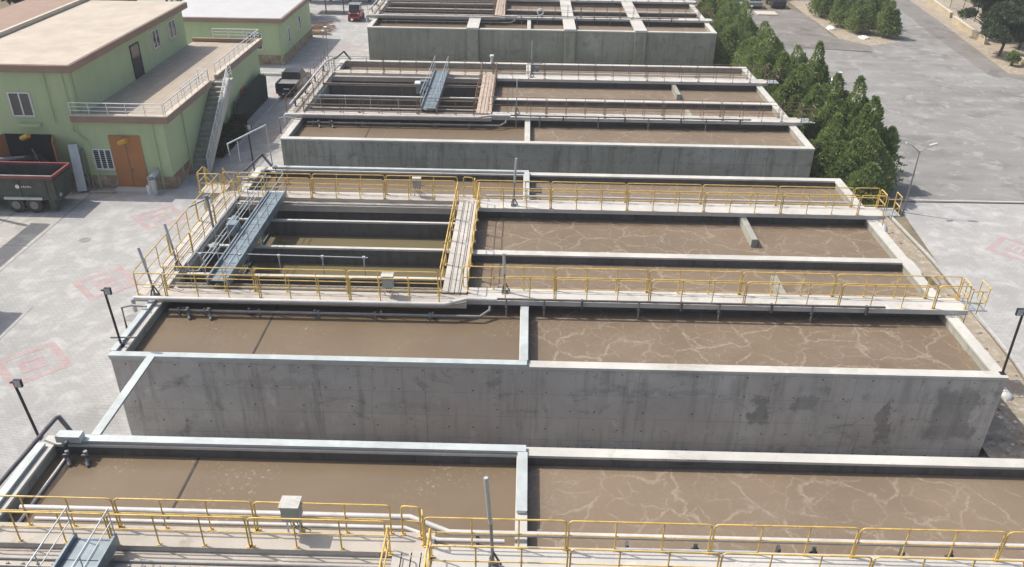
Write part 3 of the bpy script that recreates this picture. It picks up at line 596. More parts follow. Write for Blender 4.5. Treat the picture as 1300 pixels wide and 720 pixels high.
# stairs with yellow rails at the far left end of the left walkway
def steel_stair(label, x0, y0, dy, mat, z1=T):
    t = thing('steel_stair', label, 'stair', (x0, y0, 0), 'steel stairs up to the basins'); n = 12; run = 2.6
    b = MB(); 
    for s_ in (0, 1.0): b.obox((x0 + s_, y0, z1), (x0 + s_, y0 + dy * run * 1.25, 0.0), .05, .22)
    b.build('stringer', mat, t)
    for k in range(n):
        z = z1 - (k + 1) * z1 / (n + 1); y = y0 + dy * (k + .5) * run * 1.25 / (n + 1); MB().box(x0 + .03, x0 + .97, y - .12, y + .12, z, z + .03).build('step', 'galv', t)
    b = MB()
    for s_ in (0, 1.0):
        for hh in (.5, 1.0): b.tube([(x0 + s_, y0, z1 + hh), (x0 + s_, y0 + dy * run * 1.25, hh)], .026, 6)
        for q in (0, .33, .66, 1.0): yy = y0 + dy * run * 1.25 * q; b.tube([(x0 + s_, yy, z1 * (1 - q)), (x0 + s_, yy, z1 * (1 - q) + 1.0)], .024, 6)
    b.build('handrail', mat, t, True); return t
MB_l = thing('landing', 'small concrete landing with yellow corner rails beside the far left corner of the second basin', 'landing', (-2.1, 15.7, 0))
MB().box(-2.1, -.752, 15.6, 16.8, 3.25, T + .01).build('slab', 'conc_beige', MB_l); 
MB().box(-2.0, -1.85, 15.7, 15.85, 0, 3.25).box(-2.0, -1.85, 16.6, 16.75, 0, 3.25).build('leg', 'galv', MB_l)
railrun('Yellow guardrail boxing in the small landing at the far left corner of the second basin', [(-.7, 15.65, -2.05, 15.65), (-2.07, 15.65, -2.07, 16.75)], T + .01, 'yellow', G1)
steel_stair('yellow railed steel stair going down behind the far left corner of the second basin', -2.05, 16.8, 1, 'yellow')
# end hoops on the right
for oy, nm, mt in ((0, 'second basin', 'yellow'), (24.45, 'third basin', 'rusty')):
    for yy, wn in ((5.6, 'near'), (15.1, 'far')):
        lt = thing('access_ladder', f'access ladder and guarded step-off at right end of {wn} walkway, {nm}', 'ladder', (34.6, oy + yy - .6, 0), 'access ladders at the right ends of the walkways')
        y0 = oy + yy - .85; b = MB()
        for q in (0, .55): b.tube([(34.62, y0 + q, 0), (34.62, y0 + q, T + 1.1), (34.45, y0 + q, T + 1.1)], .022, 6)
        b.build('stile', mt, lt, True)
        b = MB()
        for z in np.arange(.3, T, .3): b.tube([(34.62, y0, z), (34.62, y0 + .55, z)], .014, 5)
        b.build('rungs', mt, lt); b = MB()
        MB().box(34.52, 35.35, y0 - .2, y0 + .8, T + .14, T + .18).build('platform', 'galv', lt)
        for hh in (.55, 1.1): b.tube([(34.5, y0 - .2, T + hh), (35.05, y0 - .2, T + hh), (35.35, y0 + .1, T + hh), (35.35, y0 + .8, T + hh)], .024, 6)
        for (a_, c_) in ((34.9, -.2), (35.35, .1), (35.35, .8)): b.tube([(a_, y0 + c_, T), (a_, y0 + c_, T + 1.1)], .024, 6)
        b.build('step_off_rail', mt, lt, True)

# cable trays
tray('pale galvanised cable tray along the front wall of the second basin', [(-.02, .06), (15.9, .06)] , .3)
tray('pale galvanised cable tray on the divider of the second basin, near the front wall', [(15.78, .22), (15.78, 4.1)], .3)
tray('pale cable tray bridging the open gap between the nearest and the second basin', [(1.62, -.10), (1.62, -4.66)], .3, z=T + .04)
tray('pale cable tray along the back wall of the nearest basin', [(.7, -4.80 + .0), (15.9, -4.80)], .32)
tray('pale cable tray on the divider of the nearest basin', [(15.78, -4.98), (15.78, -7.6)], .32)
tray('pale cable tray along the front half of the left wall of the second basin', [(.02, .24), (.02, 4.3)], .24)
tray('pale cable tray along the left wall of the nearest basin', [(.06, -5.1), (.06, -8.2)], .26)
tray('pale cable tray along the back wall of the second basin', [(.9, 19.36), (15.9, 19.36)], .24)
tray('pale cable tray on the rear divider of the second basin', [(15.78, 19.22), (15.78, 15.9)], .3)
# pipes
def drops(xs, y, z0=2.9, z1=3.6, r=.03): return [(x, y, z0, z1, r) for x in xs]
for oy, who, m1 in ((0, 'second basin', 'pipe'), (24.45, 'third basin', 'pipe'), (56.3, 'farthest basin', 'pipe')):
    z = 3.78
    pipe(f'thick pale pipe along the {who}\'s near walkway', [(-.72, oy + 3.86, 3.1), (-.72, oy + 3.86, z - .15), (-.62, oy + 3.86, z), (12.4, oy + 3.86, z), (13.3, oy + 4.3, z + .02), (14.6, oy + 4.3, z + .02)], .085, m1,
         supports=[(x, oy + 3.98, 3.3) for x in (1.3, 4.1, 6.9, 9.7, 11.9)])
    pipe(f'thin dark pipe along the right half of the {who}\'s near walkway', [(14.6, oy + 4.3, 3.84), (30.9, oy + 4.3, 3.84)], .05, 'pipe_dark', drops=drops([15.0, 16.6, 20.6, 24.0, 27.9], oy + 4.3, 2.9, 3.84, .035), supports=[(x, oy + 4.4, 3.4) for x in (18.2, 22.4, 26.2, 30.2)])
    pipe(f'lower dark pipe hung under the {who}\'s near walkway', [(.8, oy + 3.75, 3.28), (13.9, oy + 3.75, 3.28), (14.3, oy + 4.1, 3.4), (14.3, oy + 4.2, 3.55)], .06, 'pipe_mid', drops=drops([1.2, 2.3, 4.6, 7.1, 9.5, 11.8], oy + 3.75, 2.9, 3.4, .05))
    pipe(f'pipe behind the right half of the {who}\'s far walkway', [(13.6, oy + 15.35, 3.75), (33.0, oy + 15.35, 3.75)], .05, 'pipe', drops=drops([16.5, 20.5, 23.5, 27.5, 31.2], oy + 15.35, 2.9, 3.6, .035))
    pipe(f'pipe behind the left half of the {who}\'s far walkway', [(.5, oy + 15.55, 3.6), (12.4, oy + 15.55, 3.6), (13.2, oy + 15.55, 3.6)], .07, 'pipe', drops=drops([2.2, 5.2, 8.3, 11.2], oy + 15.95, 2.9, 3.5, .035))
oy = -24.1
pipe('upper pale pipe behind the nearest basin\'s walkway', [(1.0, oy + 16.05, 3.68), (12.5, oy + 16.05, 3.68), (13.7, oy + 15.5, 3.68), (33.5, oy + 15.5, 3.68)], .085, 'pipe', drops=drops([20.8, 24.2, 28.1, 32.2], oy + 15.5, 2.9, 3.45, .06), supports=[(x, oy + 15.3, 3.3) for x in (18.8, 23.1, 26.6, 30.9)])
pipe('lower pale pipe behind the nearest basin\'s walkway', [(1.6, oy + 15.7, 3.6), (12.4, oy + 15.7, 3.6), (13.4, oy + 15.28, 3.6), (15.3, oy + 15.28, 3.6)], .065, 'pipe', drops=drops([5.4, 7.5, 10.7, 14.5], oy + 15.7, 2.9, 3.4, .05))
pipe('flat grey conduit lying on the nearest walkway edge right of the divider', [(18.4, oy + 15.0, T + .26), (22.4, oy + 15.0, T + .26)], .05, 'galv')
def bent(label, y0, y1, x=.35, zt=4.05):
    pipe(label, [(x - .25, y0, zt), (x - .05, y1 - .1, zt), (x, y1, zt - .04), (x + .45, y1 - .25, zt - .5), (x + .55, y1 - .3, T)], .07, 'pipe_dark', group='bent feed pipes at the basin corners')
bent('long dark bent feed pipe over the left wall of the nearest basin', -8.6, -4.3)
bent('dark bent feed pipe at the far left corner of the second basin', 17.4, 20.0, .2)
bent('dark bent feed pipe at the far left corner of the third basin', 41.9, 44.3, .2)
# small U pipes at the left walls
for oy, who in ((24.45, 'third'), (0, 'second')):
    pipe(f'short hooked grey pipe outside the left wall, {who} basin', [(-.9, oy + 3.2, 2.6), (-.9, oy + 3.2, 3.7), (-.5, oy + 3.3, 3.75), (.1, oy + 3.3, 3.7)], .05, 'pipe_mid', group='hooked pipes outside the left walls')

# scraper bridges over the settling tanks
def scraper(label, x0, x1, y0, y1, z=T + .1):
    t = thing('scraper_bridge', label, 'scraper bridge', (x0, y0, z), 'travelling scraper bridges over the settling tanks')
    MB().box(x0, x0 + .07, y0, y1, z, z + .42).box(x1 - .07, x1, y0, y1, z, z + .42).build('girder', 'blue_steel', t, bevel=.006)
    b = MB(); 
    for k, y in enumerate(np.arange(y0 + .1, y1 - .6, .8)): b.box(x0 + .075, x1 - .075, y, y + .77, z + .22, z + .25)
    b.build('deck', 'blue_steel', t)
    for xx in (x0 + .03, x1 - .03):
        b = MB(); b.tube([(xx, y0, z + 1.35), (xx, y1, z + 1.35)], .022, 6); b.tube([(xx, y0, z + .9), (xx, y1, z + .9)], .018, 6)
        b.build('handrail', 'galv', t, True); b = MB()
        for y in np.linspace(y0 + .05, y1 - .05, 7): MB().tube([(xx, y, z + .42), (xx, y, z + 1.35)], .018, 6).build('post', 'galv', t, True)
    for y in (y0 + .3, y1 - .3):
        for xx in (x0 + .15, x1 - .15): MB().disc((xx, y, z - .0), (0, 1, 0), .1, .08, 14).build('wheel', 'rubber', t, True)
    b = MB().box(x0 - .55, x0 - .1, (y0 + y1) / 2 - .3, (y0 + y1) / 2 + .2, z + .2, z + .8); b.obox((x0 - .3, (y0 + y1) / 2, z + .1), (x0 + .1, (y0 + y1) / 2, z + .1), .3, .06); b.build('drive_cabinet', 'blue_steel', t, bevel=.02)
    b = MB()
    for y in np.linspace(y0 + 1.2, y1 - 1.2, 4):
        b.tube([(x1 - .2, y, z), (x1 - .5, y, 2.3)], .03, 6)
    b.obox((x1 - .5, y0 + .8, 2.55), (x1 - .5, y1 - .8, 2.55), .04, .2); b.build('scraper_blade', 'blue_steel', t)
    return t
scraper('blue grey steel scraper bridge across the left end of the second basin\'s settling tank', 2.05, 3.0, 5.0, 14.6, T + .28)
scraper('steel scraper bridge at the bottom left corner over the nearest basin', 3.35, 4.55, -24.1 + 5.0, -24.1 + 14.72, T + .28)
scraper('steel scraper bridge standing near the middle of the third basin\'s settling tank', 8.4, 9.5, 24.45 + 5.0, 24.45 + 14.9, T + .28)
# extra galvanised rails left of the scraper: a fixed service frame
t = thing('service_frame', 'galvanised pipe frame left of the scraper bridge on the second basin', 'pipe frame', (1.0, 6.2, T))
b = MB()
for x, z in ((.95, T + .9), (1.35, T + .5)): b.tube([(x, 6.0, z), (x, 14.6, z)], .03, 7)
for y in np.arange(6.0, 14.7, 1.72): b.tube([(.95, y, T - .3), (.95, y, T + .9)], .025, 6).tube([(.95, y, T + .5), (1.35, y, T + .5)], .02, 6)
b.build('tubes', 'galv', t, True)
for y in (8.3, 11.3): MB().box(1.02, 1.34, y, y + .5, T + .1, T + .48).build('control_box', 'blue_steel' if y > 9 else 'cabinet', t, bevel=.02)
# suspended pipe line across the settling tank
def skimmer_line(oy, who):
    t = thing('hanging_pipe_line', f'thin galvanised pipe on posts across the settling tank of the {who} basin', 'pipe', (.6, oy + 7.1, T), 'thin pipes on posts across the settling tanks')
    b = MB(); b.tube([(.3, oy + 7.6, T + .55), (8.6, oy + 7.45, T + .55)], .024, 6); b.build('pipe_run', 'galv', t, True)
    for x in (.9, 2.7, 4.5, 6.5, 8.4): MB().tube([(x, oy + 7.5, 2.5), (x, oy + 7.5, T + .55)], .03, 7).disc((x, oy + 7.5, T + .52), (0, 0, 1), .07, .12, 10).build('post', 'galv', t, True)
skimmer_line(0, 'second'); skimmer_line(24.45, 'third')

# dark sludge patch on wall by nearest scraper
MB().box(5.0, 6.9, -24.1 + 14.0 - .16, -24.1 + 14.0 - .005, 3.0, 3.5).build('sludge_crust', 'soot', basins[0])

# cabinets on stands
def cabinet(label, x, y, z, h=.62, wd=.44, dp=.34, legs=.55):
    t = thing('control_cabinet', label, 'control cabinet', (x, y, z), 'electrical cabinets on the walkways')
    MB().box(x - wd / 2, x + wd / 2, y - dp / 2, y + dp / 2, z + legs, z + legs + h).build('housing', 'cabinet', t, bevel=.015)
    MB().box(x - wd / 2 - .03, x + wd / 2 + .03, y - dp / 2 - .05, y + dp / 2 + .03, z + legs + h + .002, z + legs + h + .04).build('rain_hood', 'conc_top', t)
    MB().box(x - wd / 2 + .03, x + wd / 2 - .03, y - dp / 2 - .014, y - dp / 2 - .002, z + legs + .04, z + legs + h - .04).build('door', 'cabinet', t)
    for sx in (-1, 1): MB().box(x + sx * wd * .36 - .02, x + sx * wd * .36 + .02, y - .02, y + .02, z, z + legs).build('leg', 'galv', t)
    b = MB()
    for k in range(3): b.tube([(x - .08 + k * .08, y - .04, z + legs), (x - .06 + k * .1, y - .02, z + legs * .5), (x + .1 + k * .16, y + .1, z + .02)], .014, 5)
    b.build('cables', 'black', t, True)
cabinet('grey control cabinet standing on the nearest walkway, largest of the three', 9.3, -8.75, T + .21, .55, .5, .4, .62)
cabinet('grey control cabinet on the near walkway of the second basin, left of the crossing bridge', 9.95, 4.7, T + .21, .55, .46, .34, .45)
cabinet('pale control cabinet on the far walkway of the second basin', 9.9, 15.3, T + .21, .5, .42, .32, .55)
# bracket lamps / sampling masts
def mast(label, x, y, z, h, lean=(0, 0), rr=.045, group='tall slender masts on the walkways'):
    t = thing('mast', label, 'mast', (x, y, z), group)
    MB().tube([(x, y, z), (x + lean[0] * .4, y + lean[1] * .4, z + h * .55)], rr, 8).build('lower_tube', 'pipe_mid', t, True)
    MB().tube([(x + lean[0] * .4, y + lean[1] * .4, z + h * .5), (x + lean[0], y + lean[1], z + h)], rr * 1.35, 8).build('upper_tube', 'galv', t, True)
    b = MB().box(x - .14, x + .14, y - .14, y + .14, z, z + .03)
    for a in (0, 2.1, 4.2): b.obox((x + cos(a) * .22, y + sin(a) * .22, z + .03), (x, y, z + .5), .02, .06)
    b.build('base_gusset', 'pipe_dark', t); return t
mast('tall grey and silver mast on the nearest walkway, left of the divider', 15.02, -9.75, T + .22, 3.1, (-.2, .1))
mast('silver tipped mast on the far walkway of the second basin', 15.1, 14.3, T + .22, 2.6, (.1, .1))
mast('silver tipped mast on the near walkway of the second basin', 14.9, 5.2, T + .22, 1.9, (-.05, -.05))
mast('short grey mast at the near left corner of the second basin walkway', .05, 4.3, T + .21, 2.1, (-.4, .3))
mast('grey davit mast on the left walkway of the second basin', .2, 6.6, T + .22, 2.1, (-.35, .3))
mast('thin mast with a white tip on the third basin near its divider', 15.0, 24.45 + 5.1, T + .22, 2.4, (0, .05), rr=.03)
mast('thin mast on the far walkway of the third basin', 16.0, 24.45 + 14.4, T + .22, 2.8, (0, .05), rr=.026)
# T-shaped davit
t = thing('davit', 'T shaped galvanised davit at the left of the scraper bridge on the second basin', 'davit', (.6, 11.0, T))
MB().tube([(.62, 10.2, T), (.4, 10.6, T + 1.9)], .06, 8).build('post', 'pipe_mid', t, True); MB().tube([(-.5, 10.5, T + 1.5), (.5, 10.7, T + 1.95)], .045, 8).build('arm', 'pipe_mid', t, True)
MB().disc((.4, 10.55, T + 2.0), (0, 0, 1), .1, .2, 10).build('head', 'blue_steel', t, True)
# galvanised gate frame at far left corner
t = thing('hoist_frame', 'galvanised pipe frame rising behind the far left corner of the second basin', 'pipe frame', (-.6, 18.6, 0))
MB().tube([(-.75, 17.6, 2.6), (-.85, 17.6, T + 2.1), (.55, 20.3, T + 2.3)], .05, 8).tube([(.55, 20.3, T + 2.3), (.6, 20.4, 2.4)], .035, 8).tube([(-.5, 18.2, T + 2.05), (-.55, 18.3, T + .8)], .03, 6).build('tubes', 'galv', t, True)
# clutter of valves at the far left corner
for k, (x, y) in enumerate([(.15, 17.2), (.9, 17.6), (1.4, 18.3)]):
    t = thing('valve_assembly', ['low valve cluster nearest the yellow landing', 'middle valve cluster behind the left walkway', 'valve cluster nearest the back wall tray'][k], 'valve', (x, y, 3.3), 'valve clusters at the far left corner of the second basin')
    MB().tube([(x - .3, y, 3.62), (x + .4, y, 3.62)], .09, 10).tube([(x, y, 2.8), (x, y, 3.62)], .07, 8).build('body', 'pipe_mid', t, True)
    MB().disc((x, y, 3.98), (0, 0, 1), .14, .03, 14).tube([(x, y, 3.6), (x, y, 3.98)], .02, 6).build('hand_wheel', 'pipe_dark', t, True)
for oy, who in ((0, 'second'), (-24.1, 'nearest'), (24.45, 'third')):
    yb = 3.7 if oy >= 0 else 18.8
    for x in ((1.6, 2.5) if oy >= 0 else (.95, 1.55)):
        t = thing('inlet_valve', f'dark inlet valve on the {who} basin, the {"left" if x in (1.6, .95) else "right"} one of its pair', 'valve', (x, oy + yb, 2.95), 'paired inlet valves over the still water')
        MB().tube([(x, oy + yb, 2.9), (x, oy + yb, 3.45)], .07, 8).tube([(x, oy + yb, 3.3), (x + .12, oy + yb - .25, 3.05)], .06, 8).build('body', 'pipe_mid', t, True)
        MB().disc((x, oy + yb - .1, 3.3), (0, 1, .3), .13, .05, 14).build('hand_wheel', 'pipe_dark', t, True)
# junction box at T1 corner and west end of tray
t = thing('junction_box', 'grey junction box on the near left corner, where trays meet on the nearest basin', 'junction box', (.95, -4.9, T)); MB().box(.55, 1.35, -5.1, -4.75, T + .15, T + .4).build('housing', 'tray', t, bevel=.02); MB().tube([(.9, -5.2, 2.9), (.9, -5.2, T + .2), (.95, -4.95, T + .25)], .06, 8).build('conduit', 'pipe_dark', t, True)

# floodlight posts
def flood(label, x, y, z, h, lean=(-.15, 0), side=1):
    t = thing('floodlight_post', label, 'lamp post', (x, y, z), 'black floodlight posts')
    MB().tube([(x, y, z), (x + lean[0], y + lean[1], z + h)], .045, 8).box(x - .1, x + .1, y - .1, y + .1, z, z + .02).build('pole', 'black', t, True)
    p = Vector((x + lean[0], y + lean[1], z + h))
    b = MB().box(p.x - .12, p.x + .08, p.y - .04, p.y + .04, p.z - .02, p.z + .02); b.box(p.x + side * .02, p.x + side * .26, p.y - .06, p.y + .03, p.z - .16, p.z + .12); h_ = b.build('floodlight', 'black', t)
    MB().box(p.x + side * .04, p.x + side * .24, p.y - .075, p.y - .062, p.z - .14, p.z + .10).build('lens', 'lens', h_)
flood('black floodlight post on the near left corner of the second basin', .12, .75, T, 2.5, (-.1, 0))
flood('black floodlight post on the near right corner of the second basin', 33.9, .25, T, 2.7, (.0, .1), -1)
flood('black floodlight post at the far left corner of the nearest basin', -.22, -4.75, T, 2.3, (-.2, 0))
flood('slim black floodlight post behind the far left corner of the second basin', -.5, 20.4, 0, 5.6, (-.1, 0))
t = thing('cross_bracket', 'dark cross bracket clamped at the foot of the near left floodlight post', 'bracket', (.1, .9, T + .2)); MB().tube([(-.35, .95, T + .25), (.65, .95, T + .28)], .035, 8).tube([(.0, .7, T + .02), (.3, 1.2, T + .26)], .02, 6).build('bar', 'pipe_dark', t, True)
# twin head lamp post on the paving, right
t = thing('street_lamp', 'slender grey street lamp with two splayed heads beside the nearest cypress', 'street lamp', (39.7, 22.6, 0))
MB().tube([(39.7, 22.6, 0), (39.7, 22.6, 4.1)], [.07, .04], 8).build('pole', 'pipe_mid', t, True)
for sx in (-1, 1):
    a = MB().tube([(39.7, 22.6, 4.0), (39.7 + sx * .6, 22.6, 4.5)], .025, 6).build('arm', 'pipe_mid', t, True)
    MB().obox((39.7 + sx * .5, 22.6, 4.46), (39.7 + sx * .95, 22.6, 4.62), .2, .08).build('lamp_head', 'galv', t, bevel=.02)
# more lamp heads poking out of the tree row and by the buildings
for k, (x, y, h, lab) in enumerate([(38.3, 34.2, 5.6, 'white headed lamp poking out of the middle of the cypress row'), (37.9, 60.0, 5.2, 'white headed lamp at the far end of the cypress row'), (-4.1, 55.0, 3.2, 'white headed lamp between the black pickup and the white roofed building'), (-3.2, 52.5, 4.1, 'thin lamp post on the paving near the farthest basin')]):
    t = thing('street_lamp', lab, 'street lamp', (x, y, 0), 'white headed street lamps')
    MB().tube([(x, y, 0), (x, y, h)], .045, 8).build('pole', 'pipe_mid', t, True); MB().disc((x, y, h + .08), (0, 0, 1), .08, .14, 14, .15).build('lamp_head', 'white', t, True)

# stones in the earth strip
def stone_obj(label, x, y, sx, sy, sz):
    bm_v = []; b = MB(); n = 10; rings = 4
    vs = []; fs = []
    for i in range(rings):
        ph = (i / (rings - 1)) * pi / 2
        for j in range(n):
            a = 2 * pi * j / n; rr = cos(ph) * rng.uniform(.8, 1.15) + .02; vs.append((x + sx * rr * cos(a), y + sy * rr * sin(a), sz * sin(ph) * rng.uniform(.8, 1.1)))
    for i in range(rings - 1):
        for j in range(n): fs.append((i * n + j, i * n + (j + 1) % n, (i + 1) * n + (j + 1) % n, (i + 1) * n + j))
    fs.append(tuple((rings - 1) * n + j for j in range(n))); b.add(vs, fs); o = b.build('white_rock', 'stonewhite', None, True); tag(o, label, 'rock', 'whitewashed rocks on the earth strip')
stone_obj('whitewashed rock in the earth strip, nearest the street lamp', 37.3, 20.2, .45, .8, .35)
stone_obj('long whitewashed rock halfway along the right side of the second basin', 37.2, 15.0, .4, 1.1, .35)
stone_obj('large whitewashed rock left of the black floodlight post at the near right corner', 36.1, 5.9, .5, 1.3, .4)
stone_obj('small whitewashed rock nearest the viewer on the earth strip', 36.6, 3.6, .35, .5, .3)
stone_obj('whitewashed rock at the brink of the asphalt behind the cypress tops', 44.9, 52.0, .9, .7, .5)
stone_obj('white boulder at the left end of the traffic island', 51.6, 75.0, .5, .9, .4)
stone_obj('flat white boulder on the near side of the traffic island', 53.9, 70.6, .6, .8, .3)
rb = MB()
for k in range(160):
    x = rng.uniform(34.3, 37.4); y = rng.uniform(-2, 22); s_ = rng.uniform(.04, .13); rb.prism([(x + s_ * cos(a) * rng.uniform(.7, 1.2), y + s_ * sin(a) * rng.uniform(.7, 1.2)) for a in np.linspace(0, 2 * pi, 7)[:-1]], 'z', 0, s_ * .9)
tag(rb.build('rubble', 'stonewhite'), 'loose rubble scattered on the earth strip right of the second basin', 'rubble', kind='stuff')
rb = MB()
for k in range(220):
    x = rng.uniform(34.2, 38); y = rng.uniform(-5, 3.5) if k % 2 else rng.uniform(3, 23); s_ = rng.uniform(.03, .09); rb.prism([(x + s_ * cos(a) * rng.uniform(.7, 1.2), y + s_ * sin(a) * rng.uniform(.7, 1.2)) for a in np.linspace(0, 2 * pi, 7)[:-1]], 'z', 0, s_ * .9)
tag(rb.build('gravel', 'earth'), 'brown gravel and clods on the earth strip right of the second basin', 'gravel', kind='stuff')

# ------------------------------------------------------------------ buildings
t = thing('green_building', 'two storey pale green building with a beige flat roof and a roof terrace', 'building', (-13, 24, 0)); gb = t
MB().box(-24.0, -12.6, 24.2, 43.2, 0.0, 7.55).build('upper_block', 'green', t)
MB().box(-12.599, -7.2, 24.0, 44.4, 0.0, 4.5).build('terrace_block', 'green', t)
MB().box(-12.64, -7.14, 23.94, 23.998, 0, .85).box(-7.198, -7.14, 23.999, 44.4, 0, .9).build('plinth', 'stone', t)
MB().box(-24.0, -12.66, 24.14, 24.198, 0, .85).build('plinth', 'stone', t)
r_ = MB().box(-24.4, -12.2, 23.85, 43.6, 7.552, 8.0).build('roof_fascia', 'brown_trim', t)
MB().box(-20.0, -12.32, 23.98, 43.5, 8.002, 8.03).build('roof', 'roof_beige', t)
MB().box(-24.5, -20.4, 23.9, 43.5, 8.002, 8.25).build('parapet', 'brown_trim', t); MB().box(-20.4, -20.15, 23.9, 43.5, 8.002, 8.32).build('parapet', 'cap_beige', t)
# terrace
b = MB(); b.box(-12.85, -6.75, 23.7, 23.96, 4.502, 4.92); b.box(-7.0, -6.75, 23.96, 32.0, 4.502, 4.92); b.box(-7.0, -6.75, 33.3, 44.6, 4.502, 4.92); b.box(-12.59, -7.0, 44.35, 44.6, 4.502, 4.92)
b.build('terrace_fascia', 'brown_trim', t)
b = MB(); b.box(-12.88, -6.72, 23.67, 24.05, 4.922, 4.97); b.box(-7.08, -6.72, 24.05, 32.0, 4.922, 4.97); b.box(-7.08, -6.72, 33.3, 44.63, 4.922, 4.97)
b.build('terrace_coping', 'cap_beige', t)
MB().box(-12.59, -7.01, 23.97, 44.34, 4.502, 4.62).build('terrace_floor', 'tiles', t)
# pipes and doors
def window(par, x0, x1, y, z0, z1, axis='y', sgn=-1, mull=1, grille=False, frame='white'):
    """axis y: in a wall facing -y at y; axis x: in a wall facing +x at x0==plane"""
    def bx(mb, a0, a1, d0, d1, zz0, zz1):
        if axis == 'y': mb.box(a0, a1, y + sgn * d0, y + sgn * d1, zz0, zz1)
        else: mb.box(y + sgn * d0, y + sgn * d1, a0, a1, zz0, zz1)
    g = MB(); bx(g, x0, x1, .003, .02, z0, z1); wdw = g.build('window', 'glass', par)
    f = MB(); bx(f, x0 - .07, x0, .003, .07, z0 - .07, z1 + .07); bx(f, x1, x1 + .07, .003, .07, z0 - .07, z1 + .07); bx(f, x0, x1, .003, .07, z1, z1 + .07); bx(f, x0, x1, .003, .07, z0 - .07, z0)
    for k in range(mull): xm = x0 + (x1 - x0) * (k + 1) / (mull + 1); bx(f, xm - .04, xm + .04, .022, .06, z0, z1)
    f.build('frame', frame, wdw)
    s2 = MB(); bx(s2, x0 - .12, x1 + .12, .003, .14, z0 - .13, z0 - .072); s2.build('sill', 'cap_beige', wdw)
    if grille:
        q = MB()
        for z in np.arange(z0 + .08, z1, .13): bx(q, x0, x1, .03, .05, z, z + .025)
        q.build('grille', 'galv', wdw)
    return wdw
window(t, -16.6, -15.35, 24.2, 4.75, 6.15)
window(t, -12.05, -10.95, 24.0, 1.35, 2.6, grille=True, mull=2)
window(t, 36.9, 38.0, -12.6, 5.9, 7.1, 'x', 1); window(t, 40.0, 41.3, -12.6, 5.9, 7.1, 'x', 1)
d = MB().box(-12.597, -12.55, 33.0, 34.3, 4.63, 6.9).build('terrace_door', 'glass', t); MB().box(-12.597, -12.53, 32.9, 32.998, 4.63, 7.0).box(-12.597, -12.53, 34.302, 34.4, 4.63, 7.0).box(-12.597, -12.53, 33, 34.3, 6.902, 7.0).build('door_frame', 'black', d)
d = MB().box(-10.85, -8.85, 23.93, 23.992, .02, 3.6).build('door', 'door_orange', t); MB().box(-9.87, -9.83, 23.92, 23.928, .05, 3.55).box(-9.75, -9.7, 23.89, 23.928, 1.2, 1.4).build('handle', 'pipe_dark', d)
MB().box(-10.95, -8.75, 23.3, 23.93, 0.0, .12).build('door_step', 'conc_top', t)
MB().box(-17.6, -14.6, 24.12, 24.19, 0, 3.5).build('doorway', 'dark_in', t)
for x0, x1, sl in ((-17.65, -18.3, -1), (-14.55, -13.95, 1)):
    MB().add([(x0, 24.15, 0.05), (x1, 22.9, .05), (x1 + sl * .05, 22.92, .05), (x0 + sl * .05, 24.17, .05), (x0, 24.15, 3.5), (x1, 22.9, 3.5), (x1 + sl * .05, 22.92, 3.5), (x0 + sl * .05, 24.17, 3.5)],
             [(0, 1, 2, 3), (4, 5, 6, 7), (0, 1, 5, 4), (1, 2, 6, 5), (2, 3, 7, 6), (3, 0, 4, 7)]).build('door_leaf', 'door_orange', t)
# wall lamps and rain pipes
for (x, z) in ((-15.9, 3.55), (-9.75, 3.35)):
    MB().tube([(x - .28, 23.55, z - .12), (x + .28, 23.45, z + .12)], .16, 12).tube([(x, 24.1, z), (x, 23.5, z)], .03, 6).build('wall_lamp', 'lamp_amber', t, True)
MB().tube([(-12.95, 24.1, 7.5), (-12.95, 24.1, 4.4), (-12.9, 23.85, 3.9), (-12.2, 23.88, 3.2), (-12.05, 23.9, 0)], .05, 8).build('drain_pipe', 'green', t, True)
MB().tube([(-7.9, 23.9, 4.45), (-7.9, 23.9, 0)], .05, 8).build('drain_pipe', 'green', t, True)
MB().tube([(-7.1, 27.0, 4.45), (-7.1, 27.0, 0)], .05, 8).build('drain_pipe', 'green', t, True)
MB().tube([(-14.1, 24.1, 7.5), (-14.1, 24.1, 4.3)], .05, 8).build('drain_pipe', 'green', t, True)
MB().box(-16.4, -15.0, 23.95, 24.19, 4.05, 4.25).build('door_canopy', 'green', t)
MB().tube([(-12.5, 24.6, 7.5), (-12.5, 24.6, 4.7)], .04, 8).build('drain_pipe', 'green', t, True)
# outside stair
st = MB(); n = 18
for k in range(n):
    z = 4.55 * (k + 1) / n; y0 = 26.6 + 6.6 * k / n; st.box(-7.135, -6.0, y0, y0 + 6.6 / n + .001 * (k % 2), 0 if k < 0 else max(0, z - .45), z)
st.build('outside_stair', 'conc_side', t)
MB().prism([(26.5, 0), (26.9, 0), (33.3, 4.1), (33.3, 4.75), (32.9, 4.75), (26.5, .3)], 'x', -5.998, -5.84).build('stair_cheek', 'conc_top', t)
MB().box(-7.0, -5.84, 33.201, 33.9, 4.0, 4.6).build('stair_landing', 'conc_top', t)
